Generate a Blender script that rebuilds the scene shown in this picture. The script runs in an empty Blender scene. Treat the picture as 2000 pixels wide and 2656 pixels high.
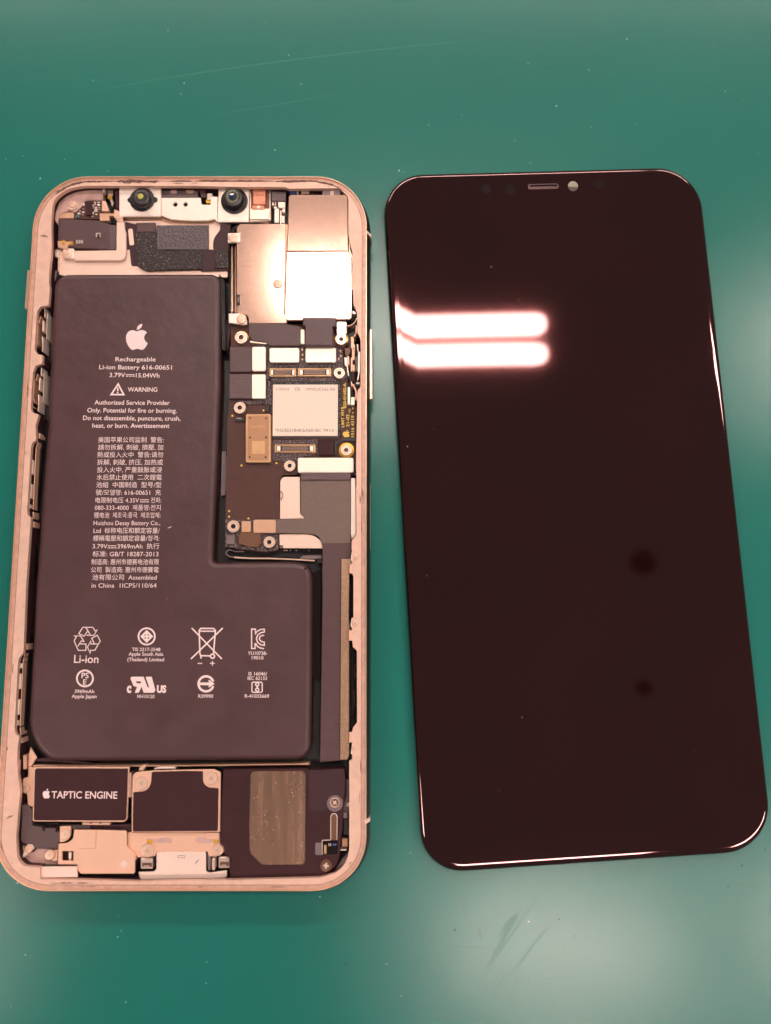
import bpy, bmesh, math, random
from mathutils import Vector, Matrix
from mathutils.geometry import tessellate_polygon

random.seed(7)
C = bpy.context.scene.collection
SC = bpy.context.scene
SC.unit_settings.system = 'METRIC'
SC.unit_settings.scale_length = 0.001            # one unit is one millimetre

# ------------------------------------------------------------------ camera
CAM_H = 174.0
PITCH, ROLL, FPX = 0.13016, -0.00541, 2000.0
cx_, sx_, cy_, sy_ = math.cos(PITCH), math.sin(PITCH), math.cos(ROLL), math.sin(ROLL)
RX = Matrix(((1, 0, 0), (0, cx_, -sx_), (0, sx_, cx_)))
RY = Matrix(((cy_, 0, sy_), (0, 1, 0), (-sy_, 0, cy_)))
ROT = RY @ RX
cam_d = bpy.data.cameras.new('camera')
cam_d.sensor_fit = 'AUTO'
cam_d.sensor_width = 36.0
cam_d.lens = 36.0 * FPX / 2656.0
cam_d.clip_start = 5.0
cam_d.clip_end = 20000.0
cam_d.dof.use_dof = True
cam_d.dof.focus_distance = 172.0
cam_d.dof.aperture_fstop = cam_d.lens * 0.001 / 2.2      # pupil 2.2 mm wide
cam = bpy.data.objects.new('camera', cam_d)
cam.matrix_world = Matrix.Translation((0, 0, CAM_H)) @ ROT.to_4x4()
C.objects.link(cam)
SC.camera = cam

# ------------------------------------------------------------------ world and exposure
SC.view_settings.view_transform = 'Standard'
SC.view_settings.look = 'None'
SC.view_settings.exposure = 0.0
SC.view_settings.gamma = 1.0
wd = bpy.data.worlds.new('World')
SC.world = wd
wd.use_nodes = True
wd.node_tree.nodes['Background'].inputs[0].default_value = (1.0, 0.93, 0.90, 1)
wd.node_tree.nodes['Background'].inputs[1].default_value = 0.14
SC.cycles.use_denoising = True
SC.cycles.sample_clamp_indirect = 6.0
SC.cycles.max_bounces = 6
SC.render.film_transparent = False

LAMP = 36.0       # radiance of the fluorescent tubes


# ------------------------------------------------------------------ materials
def lin(c):
    return tuple(((v / 255) / 12.92 if v / 255 <= 0.04045 else ((v / 255 + 0.055) / 1.055) ** 2.4) for v in c)


MATS = {}


def M(name, col, rough=0.5, metal=0.0, bump=None, var=None, spec=0.5, coat=0.0, coat_rough=0.03, aniso=None, rvar=None, alpha=None, speck=None):
    m = bpy.data.materials.new(name)
    m.use_nodes = True
    nt = m.node_tree
    b = nt.nodes['Principled BSDF']
    c = lin(col) + (1,)
    b.inputs['Base Color'].default_value = c
    b.inputs['Roughness'].default_value = rough
    b.inputs['Metallic'].default_value = metal
    b.inputs['Specular IOR Level'].default_value = spec
    b.inputs['Coat Weight'].default_value = coat
    b.inputs['Coat Roughness'].default_value = coat_rough
    if alpha is not None:
        b.inputs['Alpha'].default_value = alpha
    tc = nt.nodes.new('ShaderNodeTexCoord')

    def noise(scale, detail=3, stretch=None):
        n = nt.nodes.new('ShaderNodeTexNoise')
        n.inputs['Scale'].default_value = scale
        n.inputs['Detail'].default_value = detail
        if stretch:
            mp = nt.nodes.new('ShaderNodeMapping')
            mp.inputs['Scale'].default_value = stretch
            nt.links.new(tc.outputs['Object'], mp.inputs['Vector'])
            nt.links.new(mp.outputs['Vector'], n.inputs['Vector'])
        else:
            nt.links.new(tc.outputs['Object'], n.inputs['Vector'])
        return n
    if var:
        n = noise(var[0], 4, var[2] if len(var) > 2 else None)
        r = nt.nodes.new('ShaderNodeMapRange')
        r.inputs['From Min'].default_value = 0.3
        r.inputs['From Max'].default_value = 0.7
        r.inputs['To Min'].default_value = 1 - var[1]
        r.inputs['To Max'].default_value = 1 + var[1]
        nt.links.new(n.outputs['Fac'], r.inputs['Value'])
        mx = nt.nodes.new('ShaderNodeVectorMath')
        mx.operation = 'SCALE'
        mx.inputs[0].default_value = c[:3]
        nt.links.new(r.outputs['Result'], mx.inputs['Scale'])
        nt.links.new(mx.outputs['Vector'], b.inputs['Base Color'])
    if speck:                                   # (scale, threshold, colour): pale glints painted into a dark sponge or sealant
        n = noise(speck[0], 2)
        r = nt.nodes.new('ShaderNodeMapRange')
        r.inputs['From Min'].default_value = speck[1]
        r.inputs['From Max'].default_value = speck[1] + 0.06
        nt.links.new(n.outputs['Fac'], r.inputs['Value'])
        mc = nt.nodes.new('ShaderNodeMix')
        mc.data_type = 'RGBA'
        mc.inputs['A'].default_value = c
        mc.inputs['B'].default_value = lin(speck[2]) + (1,)
        nt.links.new(r.outputs['Result'], mc.inputs['Factor'])
        nt.links.new(mc.outputs['Result'], b.inputs['Base Color'])
    if rvar:
        n = noise(rvar[0], 5, rvar[2] if len(rvar) > 2 else None)
        r = nt.nodes.new('ShaderNodeMapRange')
        r.inputs['From Min'].default_value = 0.3
        r.inputs['From Max'].default_value = 0.7
        r.inputs['To Min'].default_value = max(0.02, rough - rvar[1])
        r.inputs['To Max'].default_value = rough + rvar[1]
        nt.links.new(n.outputs['Fac'], r.inputs['Value'])
        nt.links.new(r.outputs['Result'], b.inputs['Roughness'])
    if bump:
        n = noise(bump[0], 3, bump[3] if len(bump) > 3 else None)
        bp = nt.nodes.new('ShaderNodeBump')
        bp.inputs['Strength'].default_value = bump[1]
        bp.inputs['Distance'].default_value = bump[2]
        nt.links.new(n.outputs['Fac'], bp.inputs['Height'])
        nt.links.new(bp.outputs['Normal'], b.inputs['Normal'])
    MATS[name] = m
    return m


M('ledge_gold', (230, 187, 168), 0.45, 0.2, bump=(9, 0.2, 0.02), var=(0.55, 0.07))
M('rim_gold', (240, 200, 172), 0.30, 0.7, var=(0.4, 0.04))
M('plate_gold', (240, 190, 164), 0.42, 0.4, bump=(30, 0.06, 0.01), var=(0.25, 0.03))
M('plate_pale', (246, 210, 192), 0.40, 0.35, bump=(30, 0.06, 0.01), var=(0.25, 0.03))
M('tan_gold', (222, 172, 142), 0.38, 0.45, bump=(30, 0.06, 0.01), var=(0.3, 0.04))
M('camera_steel', (252, 230, 216), 0.40, 0.4, bump=(25, 0.05, 0.01), var=(0.3, 0.03))
M('shield_steel', (238, 192, 170), 0.12, 0.6, bump=(9, 0.01, 0.01), var=(0.6, 0.04), rvar=(1.5, 0.02))
M('sand_steel', (186, 148, 122), 0.36, 0.7, bump=(5, 0.4, 0.03), var=(3.5, 0.22))
M('bright_steel', (240, 214, 200), 0.30, 0.8, var=(2, 0.05))
M('cover_cream', (254, 240, 222), 0.36, 0.3, bump=(40, 0.04, 0.01), var=(0.4, 0.02))
M('battery_wrap', (75, 46, 48), 0.42, 0.0, bump=(0.30, 0.25, 0.5), var=(0.12, 0.12), spec=0.55, rvar=(0.25, 0.06))
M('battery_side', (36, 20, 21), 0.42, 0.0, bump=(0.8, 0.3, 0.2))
M('print_pink', (246, 218, 216), 0.6, 0.0, spec=0.2)
M('black_film', (66, 41, 45), 0.42, 0.0, bump=(0.6, 0.1, 0.1), var=(0.5, 0.06), spec=0.25)
M('black_flex', (86, 59, 60), 0.40, 0.0, bump=(1.2, 0.3, 0.10), var=(0.6, 0.07), spec=0.5)
M('grey_flex', (116, 94, 87), 0.44, 0.0, bump=(2.0, 0.4, 0.10), var=(1.2, 0.07), spec=0.4)
M('bumpy_flex', (84, 70, 74), 0.28, 0.0, bump=(1.8, 0.7, 0.3), var=(1.5, 0.12))
M('ridged_flex', (96, 72, 74), 0.34, 0.05, bump=(1.0, 0.7, 0.25, (0.4, 3.0, 1)))
M('board_black', (86, 58, 53), 0.5, 0.0, bump=(8, 0.1, 0.02), var=(0.6, 0.06), spec=0.2)
M('grain_black', (58, 40, 42), 0.42, 0.0, bump=(3.0, 0.9, 0.3), speck=(3.2, 0.52, (138, 112, 110)))
M('foam_black', (44, 32, 32), 0.6, 0.0, bump=(2.6, 0.8, 0.3), speck=(2.6, 0.61, (150, 128, 124)))
M('deep_black', (20, 8, 9), 0.4, 0.0, bump=(1.5, 0.2, 0.1))
M('gloss_black', (22, 13, 14), 0.16, 0.0, bump=(0.8, 0.2, 0.1))
M('lens_black', (34, 25, 28), 0.34, 0.0)
M('plastic_grey', (120, 100, 102), 0.5, 0.0)
M('plastic_dark', (62, 34, 37), 0.48, 0.0, bump=(12, 0.1, 0.02), var=(0.3, 0.05), spec=0.18)
M('plastic_block', (96, 76, 76), 0.55, 0.0, bump=(12, 0.1, 0.02), spec=0.3)
M('plastic_milky', (206, 164, 154), 0.4, 0.0, bump=(1.2, 0.3, 0.2), var=(0.6, 0.12))
M('plastic_cream', (238, 208, 194), 0.5, 0.0, bump=(10, 0.05, 0.01), var=(0.3, 0.02))
M('chip_silver', (242, 218, 202), 0.55, 0.2, bump=(7, 0.25, 0.02), var=(5, 0.05))
M('chip_mark', (128, 98, 88), 0.6, 0.0)
M('can_gold', (206, 160, 118), 0.36, 0.6, bump=(20, 0.05, 0.01), var=(0.8, 0.04))
M('can_inset', (176, 130, 98), 0.42, 0.5, bump=(20, 0.08, 0.01), var=(0.8, 0.04))
M('brown_flex', (112, 74, 52), 0.4, 0.1, var=(3, 0.15))
M('pad_gold', (236, 178, 72), 0.32, 0.7)
M('print_gold', (232, 196, 92), 0.45, 0.2)
M('copper_coil', (224, 148, 116), 0.4, 0.5, bump=(6, 0.4, 0.1, (1, 6, 1)))
M('screw_steel', (236, 194, 170), 0.38, 0.5, bump=(6, 0.1, 0.05))
M('screw_bright', (244, 218, 200), 0.36, 0.55)
M('recess_dark', (112, 74, 62), 0.5, 0.3)
M('lens_blue', (24, 44, 74), 0.08, 0.0, coat=1)
M('lens_teeth', (150, 150, 116), 0.35, 0.4)
M('lens_green', (196, 190, 92), 0.12, 0.0, coat=1)
M('blue_part', (70, 92, 150), 0.3, 0.2)
M('teal_part', (84, 108, 104), 0.3, 0.1)
M('speaker_metal', (188, 146, 122), 0.25, 0.85, bump=(1.6, 0.02, 0.02, (.8, .05, 1)), var=(1.2, 0.16, (.8, .03, 1)), rvar=(1.2, 0.05, (.9, .03, 1)))
M('side_steel', (46, 34, 28), 0.35, 0.5)  # frame side painted near-black for its dark reflection and contact shade
M('antenna_band', (232, 196, 180), 0.5, 0.0)
M('back_glass', (210, 170, 140), 0.3, 0.2)
M('band_brown', (206, 160, 142), 0.42, 0.25, var=(0.7, 0.14, (1, 1, 1)), bump=(6, 0.2, 0.02))
M('groove_line', (160, 112, 92), 0.6, 0.1, var=(0.9, 0.4))
M('gunk', (140, 104, 84), 0.7, 0.0)
M('adhesive_dark', (104, 74, 60), 0.75, 0.0)
M('display_body', (26, 12, 12), 0.35, 0.0)
M('sensor_dark', (30, 8, 8), 0.12, 0.0, coat=1)
M('hole_glass', (160, 154, 132), 0.3, 0.0, coat=1)
M('earpiece_mesh', (92, 60, 58), 0.3, 0.3, bump=(6, 0.5, 0.1))
M('lint_white', (206, 226, 216), 0.8, 0.0)
M('lint_dark', (16, 52, 44), 0.8, 0.0, spec=0.1)
M('mat_scuff', (10, 104, 90), 0.6, 0.0, spec=0.15, coat=0.9, coat_rough=0.25)
M('mat_scratch', (52, 134, 118), 0.6, 0.0, coat=0.8, coat_rough=0.25)
M('lamp_housing', (110, 100, 96), 0.6, 0.0)
M('ceiling_dark', (12, 8, 8), 0.7, 0.0)

# display glass: a clear gloss coat over the faint brown mirror of the switched-off panel
m = M('display_glass', (62, 20, 12), 0.05, 0.80, coat=1.0, coat_rough=0.02, var=(0.035, 0.12))
b = m.node_tree.nodes['Principled BSDF']
mx = [n for n in m.node_tree.nodes if n.type == 'VECT_MATH'][0]
mx.inputs[0].default_value = (0.066, 0.014, 0.014)

# work mat: teal green vinyl with a fine woven emboss
m = M('mat_green', (3, 109, 97), 0.5, 0.0, var=(0.018, 0.04), spec=0.18, coat=1.0, coat_rough=0.16)
nt = m.node_tree
b = nt.nodes['Principled BSDF']
tc = nt.nodes.new('ShaderNodeTexCoord')
mp = nt.nodes.new('ShaderNodeMapping')
mp.inputs['Rotation'].default_value = (0, 0, math.radians(38))
nt.links.new(tc.outputs['Object'], mp.inputs['Vector'])
hs = []
for k in range(2):
    w = nt.nodes.new('ShaderNodeTexWave')
    w.wave_type = 'BANDS'
    w.bands_direction = 'X' if k == 0 else 'Y'
    w.inputs['Scale'].default_value = 0.78
    w.inputs['Distortion'].default_value = 0.6
    w.inputs['Detail Scale'].default_value = 0.4
    nt.links.new(mp.outputs['Vector'], w.inputs['Vector'])
    hs.append(w)
mul = nt.nodes.new('ShaderNodeMath')
mul.operation = 'MULTIPLY'
nt.links.new(hs[0].outputs['Fac'], mul.inputs[0])
nt.links.new(hs[1].outputs['Fac'], mul.inputs[1])
nz = nt.nodes.new('ShaderNodeTexNoise')
nz.inputs['Scale'].default_value = 1.2
nz.inputs['Detail'].default_value = 4
nt.links.new(tc.outputs['Object'], nz.inputs['Vector'])
ad = nt.nodes.new('ShaderNodeMath')
ad.operation = 'MULTIPLY_ADD'
ad.inputs[1].default_value = 0.9
nt.links.new(nz.outputs['Fac'], ad.inputs[0])
nt.links.new(mul.outputs['Value'], ad.inputs[2])
bp = nt.nodes.new('ShaderNodeBump')
bp.inputs['Strength'].default_value = 0.20
bp.inputs['Distance'].default_value = 0.05
nt.links.new(ad.outputs['Value'], bp.inputs['Height'])
nt.links.new(bp.outputs['Normal'], b.inputs['Normal'])
nt.links.new(bp.outputs['Normal'], b.inputs['Coat Normal'])

# fluorescent tube: it gives off light
m = bpy.data.materials.new('tube_light')
m.use_nodes = True
b = m.node_tree.nodes['Principled BSDF']
b.inputs['Base Color'].default_value = (0.8, 0.8, 0.8, 1)
b.inputs['Emission Color'].default_value = (1.0, 0.85, 0.77, 1)
b.inputs['Emission Strength'].default_value = LAMP
MATS['tube_light'] = m


# ------------------------------------------------------------------ measuring: from a sighting in the photograph to a point on a level plane
def U(px, py, z):
    d = ROT @ Vector(((px - 1000.0) / FPX, -(py - 1328.0) / FPX, -1.0))
    t = (CAM_H - z) / -d.z
    return (d.x * t, d.y * t)


def mm_per_px(px, py, z):
    a, b_ = U(px - 10, py, z), U(px + 10, py, z)
    return math.hypot(a[0] - b_[0], a[1] - b_[1]) / 20


class Z:
    def __init__(s, x, y, k): s.x, s.y, s.k = x, y, k
    def __call__(s, x, y, r=None):
        p = (s.x + x * s.k, s.y + y * s.k)
        return p if r is None else p + (r * s.k,)
    def p(s, pts): return [s(*q) for q in pts]
    def rect(s, x0, y0, x1, y1, r=0): return [s(x0, y0, r), s(x1, y0, r), s(x1, y1, r), s(x0, y1, r)]


zA, zB, zC = Z(60, 440, .30012), Z(500, 440, .30012), Z(500, 700, .30012)
zD, zE, zF = Z(560, 960, .2401), Z(540, 1200, .26411), Z(500, 1400, .30012)
zG, zH = Z(0, 1960, .30012), Z(480, 1940, .31212)
zJ, zK, zL, zM, zN = Z(60, 700, .18083), Z(20, 1100, .18083), Z(0, 1500, .226), Z(820, 1400, .2711), Z(860, 700, .3614)
zS1, zS2, zS3 = Z(980, 400, .3121), Z(1480, 400, .3121), Z(1000, 1800, .6002)
zT1, zT2, zT3, zT4 = Z(200, 820, .21609), Z(200, 1100, .2079), Z(160, 1590, .18007), Z(440, 1590, .18007)
zP, zQ, zR_, zV, zW = Z(80, 460, .15006), Z(640, 460, .16807), Z(860, 800, .17167), Z(820, 2060, .10847), Z(0, 1980, .15373)
I = Z(0, 0, 1)


def round_poly(pts, n=5):
    out = []
    N = len(pts)
    for i, p in enumerate(pts):
        r = p[2] if len(p) > 2 else 0
        if r <= 0:
            out.append((p[0], p[1]))
            continue
        a, c = Vector(pts[i - 1][:2]), Vector(pts[(i + 1) % N][:2])
        b_ = Vector(p[:2])
        va, vc = a - b_, c - b_
        la = min(r, va.length * .499)
        lc = min(r, vc.length * .499)
        s, e = b_ + va.normalized() * la, b_ + vc.normalized() * lc
        k = 0.56
        c1, c2 = s + (b_ - s) * k, e + (b_ - e) * k
        for j in range(n + 1):
            t = j / n
            q = s * (1 - t) ** 3 + c1 * 3 * t * (1 - t) ** 2 + c2 * 3 * t * t * (1 - t) + e * t ** 3
            out.append((q.x, q.y))
    res = []
    for q in out:
        if not res or math.hypot(q[0] - res[-1][0], q[1] - res[-1][1]) > 1e-3:
            res.append(q)
    if math.hypot(res[0][0] - res[-1][0], res[0][1] - res[-1][1]) < 1e-3:
        res.pop()
    return res


def area2(p):
    return sum(p[i - 1][0] * p[i][1] - p[i][0] * p[i - 1][1] for i in range(len(p)))


def ccw(p):
    return p if area2(p) > 0 else p[::-1]


def offset(p, d):
    """grow a counter-clockwise outline by d (shrink when negative)"""
    out = []
    N = len(p)
    for i in range(N):
        a, b_, c = Vector(p[i - 1]), Vector(p[i]), Vector(p[(i + 1) % N])
        e1, e2 = (b_ - a).normalized(), (c - b_).normalized()
        n1, n2 = Vector((e1.y, -e1.x)), Vector((e2.y, -e2.x))
        m_ = n1 + n2
        if m_.length < 1e-6:
            m_ = n1
        m_.normalize()
        k = max(0.5, m_.dot(n1))
        q = b_ + m_ * (d / k)
        out.append((q.x, q.y))
    return out


def outline(pts, z, n=5):
    return ccw([U(x, y, z) for x, y in round_poly(pts, n)])


# ------------------------------------------------------------------ objects
def link(name, me, mats, parent=None, label=None):
    o = bpy.data.objects.new(name, me)
    C.objects.link(o)
    if me is not None and not me.materials:
        for q in (mats if isinstance(mats, (list, tuple)) else [mats]):
            me.materials.append(MATS[q])
    if parent is not None:
        o.parent = parent
        if parent.get('rooted'):
            o.matrix_parent_inverse = Matrix.Translation(-parent.location)
    if label:
        o['label'] = label
    return o


def thing(name, loc, label, cat, group=None):
    o = bpy.data.objects.new(name, None)
    o.empty_display_size = 5
    o.location = loc
    C.objects.link(o)
    o['label'] = label
    o['category'] = cat
    o['rooted'] = 1
    if group:
        o['group'] = group
    return o


def mesh(name, verts, faces, smooth=False, mi=None):
    me = bpy.data.meshes.new(name)
    me.from_pydata(verts, [], faces)
    if mi:
        me.polygons.foreach_set('material_index', mi)
    if smooth:
        me.polygons.foreach_set('use_smooth', [True] * len(faces))
    me.update()
    return me


def slab_data(pts, z0, z1, bev=0.08, holes=(), tilt=None):
    """a plate with bevelled upper edge: pts and holes are world outlines"""
    V, Fc = [], []
    tz = (lambda x, y: tilt[0] * (x - tilt[2]) + tilt[1] * (y - tilt[3])) if tilt else (lambda x, y: 0)
    tops = []
    for loop in [pts] + [ccw(h)[::-1] for h in holes]:
        n = len(loop)
        base = len(V)
        ins = offset(loop, -bev) if bev else loop
        for x, y in loop: V.append((x, y, z0))
        for x, y in loop: V.append((x, y, z1 - bev * .8 + tz(x, y)))
        for i in range(n):
            j = (i + 1) % n
            Fc.append((base + i, base + j, base + n + j, base + n + i))
        tb = base + n
        if bev:
            for x, y in ins: V.append((x, y, z1 + tz(x, y)))
            tb = base + 2 * n
            for i in range(n):
                j = (i + 1) % n
                Fc.append((base + n + i, base + n + j, tb + j, tb + i))
        tops.append(list(range(tb, tb + n)))
    idx = [q for t in tops for q in t]
    tris = tessellate_polygon([[Vector((V[q][0], V[q][1], 0)) for q in t] for t in tops])
    for t in tris:
        a, b_, c = (idx[k] for k in t)
        ar = (V[b_][0] - V[a][0]) * (V[c][1] - V[a][1]) - (V[c][0] - V[a][0]) * (V[b_][1] - V[a][1])
        if abs(ar) < 1e-9:
            continue
        Fc.append((a, b_, c) if ar > 0 else (a, c, b_))
    return V, Fc


GAP_SHADED = {'plate_gold', 'plate_pale', 'camera_steel', 'shield_steel', 'tan_gold', 'cover_cream', 'plastic_cream', 'can_gold', 'screw_bright', 'chip_silver'}


def slab(name, parent, m_, pxpts, z0, z1, bev=0.06, holes=(), tilt=None, label=None, n=5):
    p = outline(pxpts, z1, n)
    hs = [outline(h, z1, n) for h in holes]
    w = min(max(q[0] for q in p) - min(q[0] for q in p), max(q[1] for q in p) - min(q[1] for q in p))
    if m_ in GAP_SHADED and z1 - z0 > 1.0 and w > 1.4:
        # thin sheet; the inset body below is painted black as gap shadow
        zt = z1 - .5
        V, Fc = slab_data(p, zt, z1, bev, hs, tilt)
        mi = [0] * len(Fc)
        tz = (lambda x, y: tilt[0] * (x - tilt[2]) + tilt[1] * (y - tilt[3])) if tilt else (lambda x, y: 0)
        n_ = len(p)
        if tilt:
            V = [(x, y, z + tz(x, y)) if abs(z - zt) < 1e-9 else (x, y, z) for x, y, z in V]
        b0 = len(V)
        for x, y in offset(p, -.16): V.append((x, y, zt + tz(x, y)))
        for x, y in offset(p, -.16): V.append((x, y, z0))
        for i in range(n_):
            j = (i + 1) % n_
            Fc += [(b0 + i, b0 + j, j, i), (b0 + n_ + i, b0 + n_ + j, b0 + j, b0 + i)]
            mi += [0, 1]
        me = mesh(name, V, Fc, False, mi)
        me.materials.append(MATS[m_])
        me.materials.append(MATS['deep_black'])
        return link(name, me, m_, parent, label)
    V, Fc = slab_data(p, z0, z1, bev, hs, tilt)
    return link(name, mesh(name, V, Fc), m_, parent, label)


def lathe(name, parent, m_, pxc, zc, prof, n=24, label=None, mi=None):
    """turned piece: prof is a list of (radius mm, z); closed on top"""
    cx, cy = U(pxc[0], pxc[1], zc)
    V, Fc, idx = [], [], []
    for r, z in prof:
        for k in range(n):
            a = 2 * math.pi * k / n
            V.append((cx + r * math.cos(a), cy + r * math.sin(a), z))
    for i in range(len(prof) - 1):
        for k in range(n):
            j = (k + 1) % n
            Fc.append((i * n + k, i * n + j, (i + 1) * n + j, (i + 1) * n + k))
            idx.append(mi[i] if mi else 0)
    Fc.append(tuple((len(prof) - 1) * n + k for k in range(n)))
    idx.append(mi[-1] if mi else 0)
    return link(name, mesh(name, V, Fc, False, idx), m_, parent, label)


def flat(name, parent, m_, shapes, z, label=None, world=False):
    """flat print: shapes = [(outer px, [holes px])]"""
    V, Fc = [], []
    for si, sh in enumerate(shapes):
        loops = [sh[0]] + list(sh[1])
        zz = z + 0.002 * si
        ws = [l if world else [U(x, y, z) for x, y in l] for l in loops]
        base = len(V)
        for l in ws:
            V += [(x, y, zz) for x, y in l]
        for t in tessellate_polygon([[Vector((x, y, 0)) for x, y in l] for l in ws]):
            a, b_, c = (base + k for k in t)
            ar = (V[b_][0] - V[a][0]) * (V[c][1] - V[a][1]) - (V[c][0] - V[a][0]) * (V[b_][1] - V[a][1])
            if abs(ar) < 1e-10:
                continue
            Fc.append((a, b_, c) if ar > 0 else (a, c, b_))
    return link(name, mesh(name, V, Fc), m_, parent, label)


def stroke(pts, w, closed=False):
    """outline of a mitred line of width w through pts; returns (outer, holes)"""
    P = [Vector(q[:2]) for q in pts]
    N = len(P)
    L, R_ = [], []
    for i in range(N):
        if closed:
            e1, e2 = (P[i] - P[i - 1]).normalized(), (P[(i + 1) % N] - P[i]).normalized()
        else:
            e1 = (P[i] - P[i - 1]).normalized() if i else (P[1] - P[0]).normalized()
            e2 = (P[i + 1] - P[i]).normalized() if i < N - 1 else e1
        n1, n2 = Vector((e1.y, -e1.x)), Vector((e2.y, -e2.x))
        m_ = (n1 + n2)
        m_ = m_.normalized() if m_.length > 1e-6 else n1
        k = max(0.45, m_.dot(n1))
        L.append(tuple(P[i] + m_ * (w / 2 / k)))
        R_.append(tuple(P[i] - m_ * (w / 2 / k)))
    if closed:
        a, b_ = (L, R_) if abs(area2(L)) > abs(area2(R_)) else (R_, L)
        return (a, [b_])
    return (L + R_[::-1], [])


def circ(cx, cy, r, n=28, a0=0, a1=360):
    return [(cx + r * math.cos(math.radians(a0 + (a1 - a0) * k / n)), cy + r * math.sin(math.radians(a0 + (a1 - a0) * k / n))) for k in range(n + (a1 - a0 < 360))]


def mapz(zz, shapes):
    return [([zz(*q) for q in o_], [[zz(*q) for q in h] for h in hs_]) for o_, hs_ in shapes]


FONT_CACHE = {}


def text(parent, s, p0, p1, cap, z, m_, bold=0.010, name='printed_line', up=None):
    """flat lettering from p0 to p1 (photo sightings of the baseline), cap = capital height in photo pixels"""
    key = (s, bold)
    if key not in FONT_CACHE:
        cu = bpy.data.curves.new('lettering', 'FONT')
        cu.body = s
        cu.resolution_u = 3
        cu.offset = bold
        o = bpy.data.objects.new('lettering', cu)
        C.objects.link(o)
        bpy.context.view_layer.update()
        me = bpy.data.meshes.new_from_object(o.evaluated_get(bpy.context.evaluated_depsgraph_get()))
        bpy.data.objects.remove(o)
        bpy.data.curves.remove(cu)
        FONT_CACHE[key] = ([tuple(v.co) for v in me.vertices], [tuple(p.vertices) for p in me.polygons])
        bpy.data.meshes.remove(me)
    V, Fc = FONT_CACHE[key]
    a, b_ = Vector(U(*p0, z)), Vector(U(*p1, z))
    ex = (b_ - a)
    x0, x1 = min(v[0] for v in V), max(v[0] for v in V)
    kx = ex.length / (x1 - x0)
    ex.normalize()
    ey = Vector((-ex.y, ex.x))
    ky = cap * mm_per_px(*p0, z) / 0.69
    W = []
    for v in V:
        q = a + ex * ((v[0] - x0) * kx) + ey * (v[1] * ky)
        W.append((q.x, q.y, z))
    o = link(name, mesh(name, W, Fc), m_, parent)
    o['kind'] = 'stuff'                         # lettering: pieces too small to pick apart
    return o


# the bitten fruit emblem, from cubic curves
def emblem_outline():
    body = [(18.71, 19.5), (-.83, 1.24, -1.71, 2.45, -3.05, 2.47), (-1.34, .03, -1.77, -.79, -3.29, -.79), (-1.53, 0, -2, .77, -3.27, .82),
            (-1.31, .05, -2.3, -1.32, -3.14, -2.53), (-1.71, -2.47, -3.02, -7.02, -1.26, -10.08), (.87, -1.52, 2.43, -2.48, 4.12, -2.51),
            (1.28, -.02, 2.5, .87, 3.29, .87), (.78, 0, 2.26, -1.07, 3.81, -.91), (.65, .03, 2.47, .26, 3.64, 1.98),
            (-.09, .06, -2.17, 1.28, -2.15, 3.81), (.03, 3.02, 2.65, 4.03, 2.68, 4.04), (-.03, .07, -.42, 1.44, -1.38, 2.83)]
    leaf = [(13, 3.5), (.73, -.83, 1.94, -1.46, 2.94, -1.5), (.13, 1.17, -.34, 2.35, -1.04, 3.19), (-.69, .85, -1.83, 1.51, -2.95, 1.42), (-.15, -1.15, .41, -2.35, 1.05, -3.11)]
    res = []
    for path in (body, leaf):
        x, y = path[0]
        out = [(x, y)]
        for c in path[1:]:
            for k in range(1, 7):
                t = k / 6
                qx = x + 3 * t * (1 - t) ** 2 * c[0] + 3 * t * t * (1 - t) * c[2] + t ** 3 * c[4]
                qy = y + 3 * t * (1 - t) ** 2 * c[1] + 3 * t * t * (1 - t) * c[3] + t ** 3 * c[5]
                out.append((qx, qy))
            x, y = x + c[4], y + c[5]
        if math.hypot(out[0][0] - out[-1][0], out[0][1] - out[-1][1]) < 1e-2:
            out.pop()
        res.append(out)
    return res


EMB = emblem_outline()


def emblem(parent, m_, c, right, down, z, name='fruit_emblem'):
    """c: photo point of the emblem's top left; right / down: photo vectors of its width and height"""
    sh = []
    for l in EMB:
        o = []
        for x, y in l:
            u, v = (x - 3.95) / 16.1, (y - 2.0) / 20.0
            o.append((c[0] + right[0] * u + down[0] * v, c[1] + right[1] * u + down[1] * v))
        sh.append((o, []))
    return flat(name, parent, m_, sh, z)


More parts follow.
